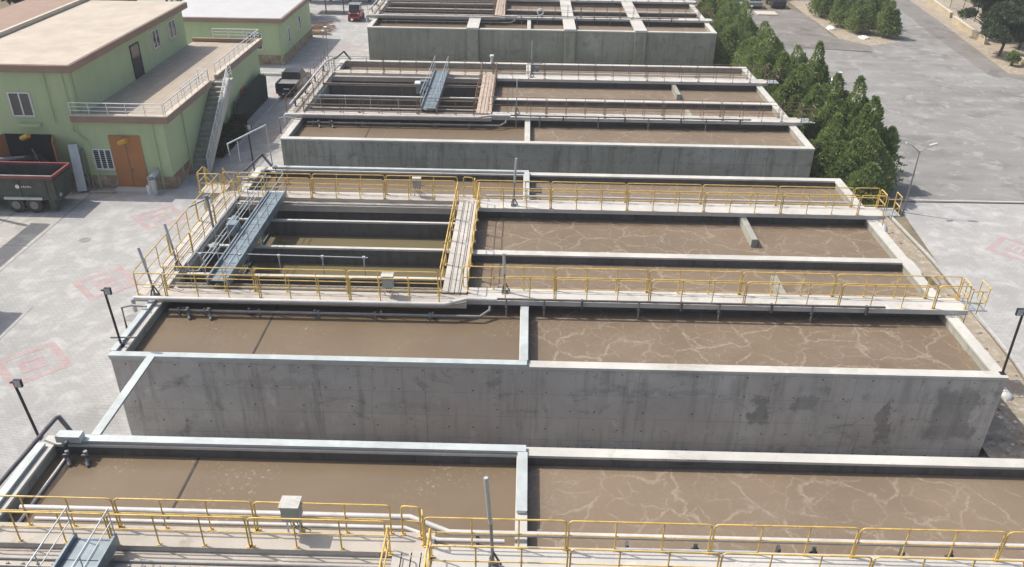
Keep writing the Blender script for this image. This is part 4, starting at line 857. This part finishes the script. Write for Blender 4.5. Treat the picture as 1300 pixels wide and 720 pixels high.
# white railings
def wrail(label, segs, group='white railings on the terrace and stair', h=.75, n_mid=2):
    t2 = thing('white_railing', label, 'railing', segs[0][0], group)
    for a, c in segs:
        a, c = Vector(a), Vector(c); L = (c - a).length; b = MB(); U = Vector((0, 0, 1))
        b.tube([a + U * h, c + U * h], .032, 6)
        for k in range(n_mid): b.tube([a + U * h * (k + 1) / (n_mid + 1), c + U * h * (k + 1) / (n_mid + 1)], .02, 6)
        b.build('rails', 'white', t2, True); k = max(1, int(L / 1.1))
        for i in range(k + 1): p = a + (c - a) * i / k; MB().tube([p, p + U * h], .024, 6).build('post', 'white', t2, True)
z = 4.97
wrail('white railing along the short front edge of the roof terrace', [((-12.8, 23.85, z), (-6.95, 23.85, z))])
wrail('white railing along the long outer edge of the roof terrace, near side of the stair', [((-6.9, 24.0, z), (-6.9, 31.9, z)), ((-6.9, 31.9, z), (-7.6, 31.9, z)), ((-7.6, 31.9, z - .3), (-7.6, 28.6, z - .3))])
wrail('white railing along the far half of the roof terrace\'s outer edge', [((-6.9, 33.4, z), (-6.9, 44.4, z)), ((-6.9, 44.4, z), (-10.8, 44.4, z))])
wrail('steep white railing down the outside stair of the green building', [((-5.92, 26.7, .3), (-5.92, 33.2, 4.75)), ((-5.92, 33.2, 4.75), (-5.92, 33.85, 4.75))], h=.9, n_mid=3)
# low side door + clutter on the right wall
MB().box(-7.138, -7.1, 38.6, 39.9, .0, 2.3).build('side_door', 'door_orange', t)
# rear white roofed building
t = thing('green_building', 'single storey pale green building with a white flat roof, beside the black pickup', 'building', (-13, 55, 0))
MB().box(-20, -8.1, 54.9, 66.5, 0, 4.0).build('walls', 'green', t); MB().box(-20, -8.04, 54.84, 54.898, 0, .9).box(-8.098, -8.04, 54.9, 66.5, 0, .9).build('plinth', 'stone', t)
MB().box(-20.3, -7.8, 54.6, 66.8, 4.002, 4.4).build('roof_fascia', 'brown_trim', t); MB().box(-20.1, -7.95, 54.75, 66.65, 4.402, 4.44).build('roof', 'roof_white', t)
window(t, 57.0, 57.7, -8.1, 1.7, 3.0, 'x', 1, 0); window(t, 61.4, 62.1, -8.1, 1.9, 3.2, 'x', 1, 0); window(t, -11.4, -10.1, 54.9, 1.5, 2.9); 
MB().tube([(-8.3, 54.8, 4.0), (-8.3, 54.8, 0)], .05, 8).build('drain_pipe', 'green', t, True)
# low concrete kerb wall between the two buildings
tag(MB().box(-14, -4.5, 50.8, 51.0, 0, .25).build('low_wall', 'conc_top'), 'low pale concrete edging in front of the white roofed building', 'low wall')
tag(MB().box(-5.75, -5.6, 30.0, 44.5, 0, .12).build('edging', 'kerb'), 'narrow kerb edging along the planting beside the green building', 'kerb')
# hedge masses against the wall
def hedge(label, x0, x1, y0, y1, h, mat, n, size=.12):
    t2 = thing('hedge', label, 'hedge', ((x0 + x1) / 2, (y0 + y1) / 2, 0), 'dark hedges against the green building')
    cx, cy = (x0 + x1) / 2, (y0 + y1) / 2
    p = np.stack([rng.uniform(x0 - cx, x1 - cx, n), rng.uniform(y0 - cy, y1 - cy, n), h * rng.uniform(.0, 1, n) ** .7], 1); p[:, 2] *= .85 + .15 * np.sin(p[:, 1] * 3)
    d_ = rng.normal(size=(n, 3)) + np.array([.4, 0, .8]); o = leaf_mesh('foliage', mat, p, d_, size, (0, 0, 0)); o.parent = t2
    b = MB()
    for k in range(6): yy = y0 + (y1 - y0) * (k + .5) / 6; b.tube([(cx, yy, 0), (cx + .1, yy + .1, h * .8)], [.05, .02], 6)
    b.build('stems', 'bark', t2)
hedge('low dark hedge at the foot of the outside stair', -6.9, -5.9, 29.6, 35.6, 1.3, 'darkleaf', 9000)
t2 = thing('shade_net_screen', 'dark green net screen leaning along the wall below the roof terrace', 'screen', (-6.8, 39, 0))
MB().prism([(35.8, 0), (43.9, 0), (44.1, 1.9), (42.5, 2.5), (36.2, 1.9)], 'x', -6.75, -6.68).build('net', 'net', t2)
for y in (36, 38.6, 41.2, 43.8): MB().tube([(-6.8, y, 0), (-6.8, y, 2.2)], .04, 6).build('post', 'pipe_dark', t2)
# elbow duct beside the orange door
t2 = thing('duct_elbow', 'rounded grey duct elbow rising from the paving right of the orange door', 'duct', (-8.25, 23.2, 0))
MB().tube([(-8.15, 23.0, 0), (-8.15, 23.0, .7)] + [Vector((-8.15, 23.35 - .35 * cos(a), .8 + .38 * sin(a) * 1.1)) for a in np.linspace(.1, pi / 2, 5)] + [(-8.15, 23.9, 1.22)], .2, 14).build('duct', 'galv', t2, True)
MB().tube([(-8.5, 23.1, 0), (-8.5, 23.1, .6), (-8.5, 23.4, .95), (-8.5, 23.9, .95)], .16, 12).build('duct', 'white', t2, True)
# vertical steel duct with pallet frames left of the grille window
t2 = thing('wall_duct', 'tall grey metal duct leaning against the green wall behind the trailer', 'duct', (-13.2, 23.6, 0))
MB().obox((-12.9, 23.1, 0.1), (-13.2, 23.85, 3.0), .55, .28).build('duct', 'galv', t2, bevel=.02); MB().obox((-12.45, 23.3, .1), (-12.7, 23.9, 2.7), .12, .12).build('support', 'pipe_dark', t2)
t2 = thing('leaning_pallet', 'pale steel pallet leaning beside the tall metal duct', 'frame', (-13.7, 23.1, 0)); b = MB()
for x in (-14.1, -13.75, -13.4): b.obox((x, 22.6, .05), (x - .15, 23.2, 1.9), .06, .06)
for q in (.1, .5, .9): b.obox((-14.1 - .15 * q, 22.6 + .6 * q, .05 + 1.85 * q), (-13.4 - .15 * q, 22.6 + .6 * q, .05 + 1.85 * q), .05, .05)
b.build('bars', 'galv', t2)
tag(MB().box(-12.4, -10.8, 23.0, 23.25, 0, .1).build('timber_plank', 'wood'), 'timber plank lying on the ground between the trailer and the orange door', 'plank')
# trailer
t2 = thing('tipping_trailer', 'dark green tipping trailer with dull red rim, in front of the open doors', 'trailer', (-15.5, 21, 0))
x0, x1, y0, y1, z0, z1 = -20.0, -12.75, 19.95, 22.15, .85, 2.25
b = MB(); b.box(x0, x1, y0, y0 + .06, z0, z1); b.box(x0, x1, y1 - .06, y1, z0, z1); b.box(x1 - .06, x1, y0 + .06, y1 - .06, z0, z1 - .02); b.box(x0, x0 + .06, y0 + .06, y1 - .06, z0, z1); b.box(x0 + .06, x1 - .06, y0 + .06, y1 - .06, z0, z0 + .08)
for x in np.arange(x0 + .3, x1, 1.6): b.box(x, x + .08, y0 - .05, y0 - .001, z0, z1 - .2)
b.build('body', 'trailer_green', t2)
b = MB(); b.box(x0, x1 + .04, y0 - .07, y0 + .07, z1 + .002, z1 + .16); b.box(x0, x1 + .04, y1 - .07, y1 + .07, z1 + .002, z1 + .16); b.box(x1 - .08, x1 + .05, y0 + .07, y1 - .07, z1 - .018, z1 + .15); b.build('rim_rail', 'red_rim', t2)
MB().box(x0, x1 + .03, y0 - .03, y0 + .03, z1 + .162, z1 + .19).build('top_strip', 'galv', t2)
b = MB(); b.box(x0, x1 - .2, y0 + .5, y0 + .65, .6, z0); b.box(x0, x1 - .2, y1 - .65, y1 - .5, .6, z0); b.build('chassis', 'pipe_dark', t2)
MB().box(x1 + .001, x1 + .06, y0 + .1, y1 - .1, z0 - .1, z1 - .1).build('tailgate', 'trailer_green', t2)
MB().box(-15.95, -13.6, y0 - .12, y0 - .06, .88, 1.0).box(-15.95, -13.6, y0 - .1, y0 + .35, 1.0, 1.04).build('mudguard', 'galv', t2)
for x in (-15.35, -14.25):
    for y in (y0 + .08, y1 - .08):
        wh = MB().disc((x, y, .5), (0, 1, 0), .5, .28, 22).build('wheel', 'rubber', t2, True); sy = -1 if y < 21 else 1
        MB().disc((x, y + sy * .145, .5), (0, 1, 0), .26, .03, 18).disc((x, y + sy * .17, .5), (0, 1, 0), .1, .05, 12).build('rim', 'rim', wh, True)
MB().box(-13.35, -12.95, y0 + .05, y0 + .35, .15, .85).build('stabiliser', 'trailer_green', t2)
MB().disc((-14.95, y0 - .06, 1.72), (0, 1, 0), .13, .012, 18).build('emblem', 'white', t2)
b = MB()
for k in range(5): b.box(-14.72 + k * .13, -14.64 + k * .13, y0 - .064, y0 - .054, 1.66, 1.76 + .03 * (k % 2))
b.build('lettering', 'galv', t2)
MB().disc((x1 + .09, y0 + .35, 1.1), (1, 0, 0), .12, .04, 14).build('reflector', 'galv', t2)
# conveyor and hoses at the open doors
t2 = thing('sludge_conveyor', 'inclined conveyor tube with black hoses reaching from the open doors over the trailer', 'conveyor', (-16.5, 23, 0))
MB().tube([(-15.2, 24.8, 1.8), (-18.8, 20.4, 2.9), (-20.8, 18.2, 3.4)], .17, 12).build('conveyor_tube', 'pipe_mid', t2, True)
MB().tube([(-17.4, 22.1, 2.5), (-18.2, 21.1, 2.8)], .3, 14).build('motor_housing', 'white', t2, True)
for k in range(5):
    p0 = Vector((-15.0 - .12 * k, 24.0, 1.6 + .15 * k)); MB().tube(polyline_arc(p0, p0 + Vector((-1.5, -1.2, 1.3 - .3 * k)), p0 + Vector((-3.6, -2.6 + .2 * k, .1)), 8), .055, 7).build('hose', 'rubber', t2, True)
MB().obox((-14.8, 23.2, 0), (-15.8, 23.7, 2.7), .06, .06).obox((-16.3, 23.2, 0), (-15.6, 23.6, 2.4), .06, .06).build('brace', 'pipe_mid', t2)
# off-frame gantry and shed whose shadows fall in view on the left paving
t2 = thing('conveyor_gantry', 'raised conveyor gantry off the left side, casting the long strip of shadow', 'gantry', (-17.6, 16, 0))
MB().box(-17.3, -16.4, 10.5, 19.7, 5.0, 5.5).build('gallery', 'galv', t2); MB().box(-17.0, -16.8, 11.0, 11.2, 0, 4.99).box(-17.6, -17.4, 19.3, 19.5, 0, 5.1).build('leg', 'galv', t2)
t2 = thing('shed', 'flat roofed shed just outside the left side, casting the dark corner of shadow', 'shed', (-14, 6, 0))
MB().box(-19, -11.9, 0, 9.2, 0, 3.8).build('walls', 'green', t2); MB().box(-19.2, -11.65, -.2, 9.4, 3.802, 4.0).build('roof', 'roof_beige', t2)

# black pickup beside the far building, seen from behind
def pickup(x, y):
    t2 = thing('pickup_truck', 'black pickup truck parked between the green buildings, seen from behind', 'pickup truck', (x, y, 0)); wd = .95
    pr = [(0, .5), (0, 1.15), (1.75, 1.18), (1.9, 1.2), (3.35, 1.18), (4.75, 1.02), (5.05, .8), (5.05, .42), (4.6, .38), (.4, .4)]
    b = MB(); o = len(b.v)
    def side(s_): return [(x + s_ * wd, y + a, z) for a, z in pr]
    n = len(pr); b.add(side(-1) + side(1), [tuple(range(n)), tuple(range(2 * n - 1, n - 1, -1))] + [(i, (i + 1) % n, n + (i + 1) % n, n + i) for i in range(n)])
    b.build('body', 'car_black', t2, bevel=.05)
    cab = [(1.75, 1.19), (2.0, 1.75), (3.2, 1.78), (3.95, 1.15)]
    vs = []; 
    for s_ in (-1, 1):
        for a, z in cab: vs.append((x + s_ * (wd - .08 - (.12 if z > 1.5 else 0)), y + a, z))
    MB().add(vs, [(0, 1, 2, 3), (7, 6, 5, 4), (0, 4, 5, 1), (1, 5, 6, 2), (2, 6, 7, 3), (3, 7, 4, 0)]).build('cab', 'car_black', t2, bevel=.04)
    MB().add([(x - .62, y + 1.80, 1.25), (x + .62, y + 1.80, 1.25), (x + .58, y + 1.94, 1.66), (x - .58, y + 1.94, 1.66)], [(0, 1, 2, 3)]).build('rear_window', 'glass', t2)
    MB().box(x - wd + .14, x + wd - .14, y + .12, y + 1.66, 1.19, 1.21).build('bed_floor', 'pipe_mid', t2)
    b = MB(); b.box(x - wd, x - wd + .12, y + .02, y + 1.7, 1.19, 1.3); b.box(x + wd - .12, x + wd, y + .02, y + 1.7, 1.19, 1.3); b.box(x - wd + .12, x + wd - .12, y + .02, y + .1, 1.19, 1.3); b.tube([(x - .75, y + 1.55, 1.3), (x - .7, y + 1.65, 1.85), (x + .7, y + 1.65, 1.85), (x + .75, y + 1.55, 1.3)], .04, 7); b.build('bed_rails', 'black', t2)
    for s_ in (-1, 1):
        MB().box(x + s_ * (wd - .18), x + s_ * (wd - .01), y - .02, y - .002 + .03, .85, 1.12).build('tail_light', 'tail', t2)
        for yy in (.95, 4.15):
            wh = MB().disc((x + s_ * (wd - .08), y + yy, .38), (1, 0, 0), .38, .24, 20).build('wheel', 'rubber', t2, True); MB().disc((x + s_ * (wd + .05), y + yy, .38), (1, 0, 0), .2, .03, 16).build('rim', 'rim', wh, True)
    MB().box(x - .9, x + .9, y - .12, y - .01, .45, .62).build('bumper', 'pipe_dark', t2, bevel=.02); MB().box(x - .26, x + .26, y - .015, y - .003, .78, .9).build('number_plate', 'white', t2)
pickup(-5.0, 43.9)
# red utility vehicle far away
t2 = thing('utility_vehicle', 'small red utility vehicle parked by the far left corner of the farthest basin', 'utility vehicle', (-4.9, 74.8, 0)); x, y = -4.9, 74.3
MB().prism([(y, .4), (y, 1.0), (y + .5, 1.15), (y + .9, 1.2), (y + 2.6, 1.0), (y + 2.6, .4)], 'x', x - .7, x + .7).build('body', 'red_paint', t2, bevel=.05)
MB().prism([(y + .1, 1.16), (y + .5, 1.85), (y + 1.7, 1.85), (y + 1.8, 1.1)], 'x', x - .62, x + .62).build('cab', 'glass', t2, bevel=.03); MB().box(x - .7, x + .7, y + .35, y + 1.85, 1.86, 1.93).build('roof', 'pipe_mid', t2)
MB().box(x - .5, x + .5, y - .02, y - .002, .6, .9).build('grille', 'black', t2)
for s_ in (-1, 1):
    MB().disc((x + s_ * .5, y - .02, 1.0), (0, 1, 0), .09, .03, 12).build('headlight', 'white', t2)
    for yy in (.4, 2.1): MB().disc((x + s_ * .68, y + yy, .32), (1, 0, 0), .32, .2, 16).build('wheel', 'rubber', t2, True)
# timber stack
t2 = thing('timber_stack', 'stack of weathered timber and scrap beside the far end of the white roofed building', 'timber stack', (-7, 70, 0)); b = MB()
for k in range(16):
    z = .08 + .1 * (k // 5); yy = 67.6 + (k % 5) * .75; a = rng.uniform(-.25, .25); b.obox((-9.5 + rng.uniform(-.4, .4), yy, z), (-6.6 + rng.uniform(-.5, .5), yy + a, z + rng.uniform(0, .12)), .18, .1)
b.build('boards', 'wood', t2)
b = MB()
for k in range(7): b.obox((-8.9 + rng.uniform(-.5, .5), 68 + .5 * k, .5), (-7.2 + rng.uniform(-.6, .6), 68.4 + .5 * k, .55 + rng.uniform(0, .5)), .09, .07)
b.build('loose_boards', 'rusty', t2)
# far red/white objects beyond
t2 = thing('storage_shelter', 'low pale shelter roof beyond the timber stack at the very top left', 'shelter', (-8, 79, 0)); MB().box(-11.5, -6.8, 78.5, 81, 1.8, 1.95).build('roof', 'cap_beige', t2)
for x in (-11.3, -9.2, -7.0): MB().box(x - .06, x + .06, 78.6, 78.72, 0, 1.8).build('post', 'rusty', t2)
# bollard-like white lamp on third basin bridge and other small fittings
tag(MB().tube([(12.7, 43.6, T), (12.7, 43.6, T + .55)], .1, 10).disc((12.7, 43.6, T + .62), (0, 0, 1), .17, .16, 14).build('vent_cap', 'white', None, True), 'white mushroom vent cap at the far end of the third basin crossing bridge', 'vent')
t2 = thing('control_cabinet', 'white topped cabinet left of the scraper bridge on the third basin', 'control cabinet', (7.7, 34.6, T), 'electrical cabinets on the walkways'); MB().box(7.5, 7.95, 34.3, 34.8, T + .1, T + .8).build('housing', 'blue_steel', t2, bevel=.02); MB().box(7.4, 8.05, 34.2, 34.9, T + .802, T + .9).build('rain_hood', 'white', t2)
# life ring on the farthest basin
t2 = thing('life_ring', 'white life ring hanging on the rail of the farthest basin', 'life ring', (16.9, 60.8, T + .6))
vs = [Vector((16.9 + .3 * cos(a), 60.7, T + .8 + .3 * sin(a))) for a in np.linspace(0, 2 * pi, 17)]; MB().tube(vs, .07, 8, False).build('ring', 'white', t2, True)
# samplers near the dividers on T3 (clutter)
for oy, who in ((24.45, 'third basin'), (0, 'second basin')):
    t2 = thing('probe_stand', f'probe stand with a small sensor box beside the rear divider of the {who}', 'probe stand', (16.5, oy + 15.6, T), 'probe stands beside the rear dividers')
    MB().tube([(16.1, oy + 15.9, 2.9), (16.1, oy + 15.9, T + 1.0)], .03, 6).tube([(15.7, oy + 15.9, T + .9), (16.9, oy + 15.9, T + .9)], .025, 6).build('stand', 'pipe_dark', t2, True); MB().box(16.3, 16.6, oy + 15.75, oy + 15.95, T + .3, T + .65).build('sensor_box', 'blue_steel', t2, bevel=.01)

# ------------------------------------------------------------------ trees
row = [(37.5, 24.7, 4.6, 2.4), (36.0, 27.0, 4.9, 2.1), (38.3, 27.3, 6.0, 2.2), (36.5, 29.9, 5.4, 2.3), (38.4, 30.6, 6.4, 2.0), (36.4, 33.0, 5.1, 2.3), (38.2, 34.2, 5.6, 2.2), (36.3, 36.6, 5.6, 2.4), (37.9, 38.4, 6.9, 2.0), (36.2, 41.2, 5.4, 2.4), (37.9, 43.4, 5.4, 2.5), (36.6, 47.6, 5.8, 2.7), (37.4, 52.4, 5.4, 2.9), (36.7, 57.6, 6.2, 3.0), (37.3, 63.4, 6.2, 3.1), (36.9, 70.0, 6.8, 3.1)]
ordn = ['first', 'second', 'third', 'fourth', 'fifth', 'sixth', 'seventh', 'eighth', 'ninth', 'tenth', 'eleventh', 'twelfth', 'thirteenth', 'fourteenth', 'fifteenth', 'last']
for k, (x, y, h, r) in enumerate(row):
    lab = 'bushy cypress at the near end of the row, beside the street lamp' if k == 0 else f'{ordn[k]} cypress from the near end of the long row'
    tree('cypress_tree', lab, 'tree', x, y, h, r, 'cypress', 30000 if k < 10 else 18000, 'cypress trees in a row right of the basins', size=.115)
isl = [(56.2, 71.2, 4.6, 1.7, 'rounded cypress at the near right corner of the traffic island'), (54.2, 73.4, 4.8, 1.7, 'cypress just behind the near corner tree of the traffic island'), (56.6, 76.0, 5.2, 1.8, 'tall cypress on the right side of the traffic island'), (52.9, 76.6, 4.8, 1.8, 'cypress at the left front of the traffic island'), (54.8, 79.6, 5.4, 1.9, 'cypress in the middle of the traffic island'), (52.3, 81.6, 5.4, 1.9, 'leftmost cypress on the traffic island'), (56.9, 82.6, 5.4, 2.0, 'rear right cypress on the traffic island'), (54.2, 86.0, 5.6, 2.0, 'rearmost cypress on the traffic island')]
for x, y, h, r, lab in isl: tree('cypress_tree', lab, 'tree', x, y, h, r, 'cypress', 7000, 'cypress trees on the traffic island', size=.15)
pn = [(65.6, 63.4, 5.2, 2.4, 'pine leaning over the gap in the low garden wall'), (69.2, 66.5, 5.6, 2.7, 'tall pine behind the low garden wall at the upper right'), (67.6, 72.0, 5.4, 2.5, 'pine behind the pale wall further up the road'), (72.4, 73.6, 6.0, 2.8, 'rear pine at the top right corner'), (66.6, 57.0, 2.6, 1.5, 'small bushy pine at the right edge of the photo'), (72.5, 63.0, 5.4, 2.6, 'pine cut by the right edge of the photo')]
for x, y, h, r, lab in pn: tree('pine_tree', lab, 'tree', x, y, h, r, 'pine', 11000, 'pines beyond the road', 'pine', .15)
tree('shrub', 'small yellowish shrub against the low wall at the right', 'shrub', 65.0, 59.6, 1.3, .7, 'cypress', 2500, None, 'pine', .12)
bk = []
for k in range(12):
    x = -46 + k * 2.9 + rng.uniform(-1, 1); y = 72 + rng.uniform(-5, 12); bk.append((x, y))
for k, (x, y) in enumerate(bk): tree('broadleaf_tree', f'{ordn[k] if k < 11 else "last"} dark tree from the left behind the green buildings', 'tree', x, y, 6.5, 3.2, 'darkleaf', 5000, 'dark trees behind the green buildings', 'pine', .3)
for k in range(6):
    tree('broadleaf_tree', f'{ordn[k]} dark tree from the left beyond the red vehicle', 'tree', -13 + k * 2.6, 86 + rng.uniform(-1, 1), 4.2, 1.9, 'darkleaf', 4000, 'dark trees beyond the red vehicle', 'pine', .25)
# low wall beyond the road, in lengths
wl = [(71.2, 97, 68.9, 82.5), (68.3, 80.5, 66.6, 68.5), (66.3, 60.8, 66.2, 57.5)]
for k, (xa, ya, xb, yb) in enumerate(wl):
    t2 = thing('garden_wall', ['long far length of low yellowish garden wall beside the road', 'middle length of low garden wall, left of the pines', 'short near length of low garden wall, right of the pines'][k], 'wall', (xa, ya, 0), 'low garden walls beside the road')
    MB().obox((xa, ya, .3), (xb, yb, .3), .3, .62).build('wall', 'wallstone', t2); MB().obox((xa, ya, .65), (xb, yb, .65), .38, .07).build('coping', 'cap_beige', t2)
t2 = thing('mesh_fence', 'dark green mesh fence on posts behind the pines at the upper right', 'fence', (70, 60, 0)); w2 = MB()
for k in range(9):
    x, y = 68.4 + .42 * k, 54 + 4.4 * k; MB().tube([(x, y, 0), (x, y, 2)], .04, 6).build('post', 'net', t2)
    if k < 8:
        for z in np.arange(.2, 2.0, .2): w2.tube([(x, y, z), (x + .42, y + 4.4, z)], .012, 4)
w2.build('wires', 'net', t2)
# pale slab and parked vehicles at the far edge of the yard
tag(MB().box(44.6, 47.2, 82.2, 84.3, 0.01, .12).build('concrete_slab', 'cap_beige'), 'pale rectangular concrete slab at the far edge of the parking yard', 'slab')
def far_car(label, x, y, mat, rot):
    t2 = thing('parked_car', label, 'car', (x, y, 0), 'cars parked at the far edge of the yard')
    MB().prism([(-2.1, .35), (-2.1, .85), (-1.9, .95), (1.1, .95), (2.1, .8), (2.15, .4)], 'x', -.85, .85)
    b = MB().prism([(y - 2.1, .35), (y - 2.1, .85), (y - 1.9, .95), (y + 1.1, .95), (y + 2.1, .8), (y + 2.15, .4)], 'x', x - .85, x + .85); b.build('body', mat, t2, bevel=.06)
    MB().prism([(y - 1.8, .952), (y - 1.3, 1.42), (y + .3, 1.42), (y + 1.0, .952)], 'x', x - .72, x + .72).build('cabin', 'glass', t2, bevel=.04); MB().box(x - .6, x + .6, y - 1.2, y + .2, 1.425, 1.45).build('roof', mat, t2)
    for s_ in (-1, 1):
        for yy in (-1.3, 1.35): MB().disc((x + s_ * .8, y + yy, .33), (1, 0, 0), .33, .2, 16).build('wheel', 'rubber', t2, True)
far_car('pale grey car parked at the far edge of the yard, left of the pale slab', 42.6, 87.5, 'galv', 0)
far_car('grey car parked at the far edge of the yard, behind the pale slab', 45.2, 88, 'pipe_mid', 0)
far_car('dark car parked at the far edge of the yard, near the traffic island', 48.4, 88.5, 'car_black', 0)
for k in range(4): tree('broadleaf_tree', f'{ordn[k]} dark tree from the left beyond the parked cars', 'tree', 40 + k * 3.4, 95, 4.5, 2.2, 'darkleaf', 3000, 'dark trees beyond the parked cars', 'pine', .3)

pipe('pale pipe just inside the left wall of the nearest basin, over the still water', [(.78, -9.0, 3.06), (.78, -5.1, 3.06)], .05, 'pipe')

for k, (x, y) in enumerate([(-3.4, 8.2), (-9.6, 16.4), (-3.9, 29.5)]):
    tag(struct(MB().disc((x, y, .006), (0, 0, 1), .32, .012, 20).build('drain_cover', 'pipe_mid', None, True)))

# thin summer haze
hz = MB().box(-520, 620, -210, 1210, -1.8, 23.5).build('haze', 'pipe'); hz['kind'] = 'stuff'
hm = bpy.data.materials.new('thin haze'); hm.use_nodes = True; hm.node_tree.nodes.remove(hm.node_tree.nodes['Principled BSDF'])
pv = hm.node_tree.nodes.new('ShaderNodeVolumePrincipled'); pv.inputs['Color'].default_value = (0.93, 0.95, 1, 1); pv.inputs['Density'].default_value = 0.0006
hm.node_tree.links.new(pv.outputs[0], hm.node_tree.nodes['Material Output'].inputs['Volume']); hz.data.materials.clear(); hz.data.materials.append(hm)

# pipework over the settling tanks of the two far basins
for oy, who in ((24.45, 'third'), (56.3, 'farthest')):
    for yy, zz, rr, mt, wh in ((6.1, T + .34, .05, 'rusty', 'front'), (7.9, T + .2, .045, 'pipe_dark', 'middle'), (11.4, T + .3, .06, 'rusty', 'rear')):
        tp = pipe(f'{wh} one of three dark pipes crossing the settling tank of the {who} basin', [(.2, oy + yy, zz), (12.0, oy + yy, zz)], rr, mt, 'dark pipes crossing the far settling tanks')
        for x in (2.6, 6.2, 9.9): MB().tube([(x, oy + yy, 2.5), (x, oy + yy, zz)], .03, 6).build('post', 'pipe_dark', tp, True)
    pipe(f'pale feed pipe above the left walkway of the {who} basin', [(-.5, oy + 4.6, T + .75), (-.5, oy + 16.0, T + .75), (-.1, oy + 18.6, T + .5)], .07, 'pipe', 'feed pipes above the left walkways', supports=[(-.5, oy + y, T + .22) for y in (6, 9, 12, 15)])
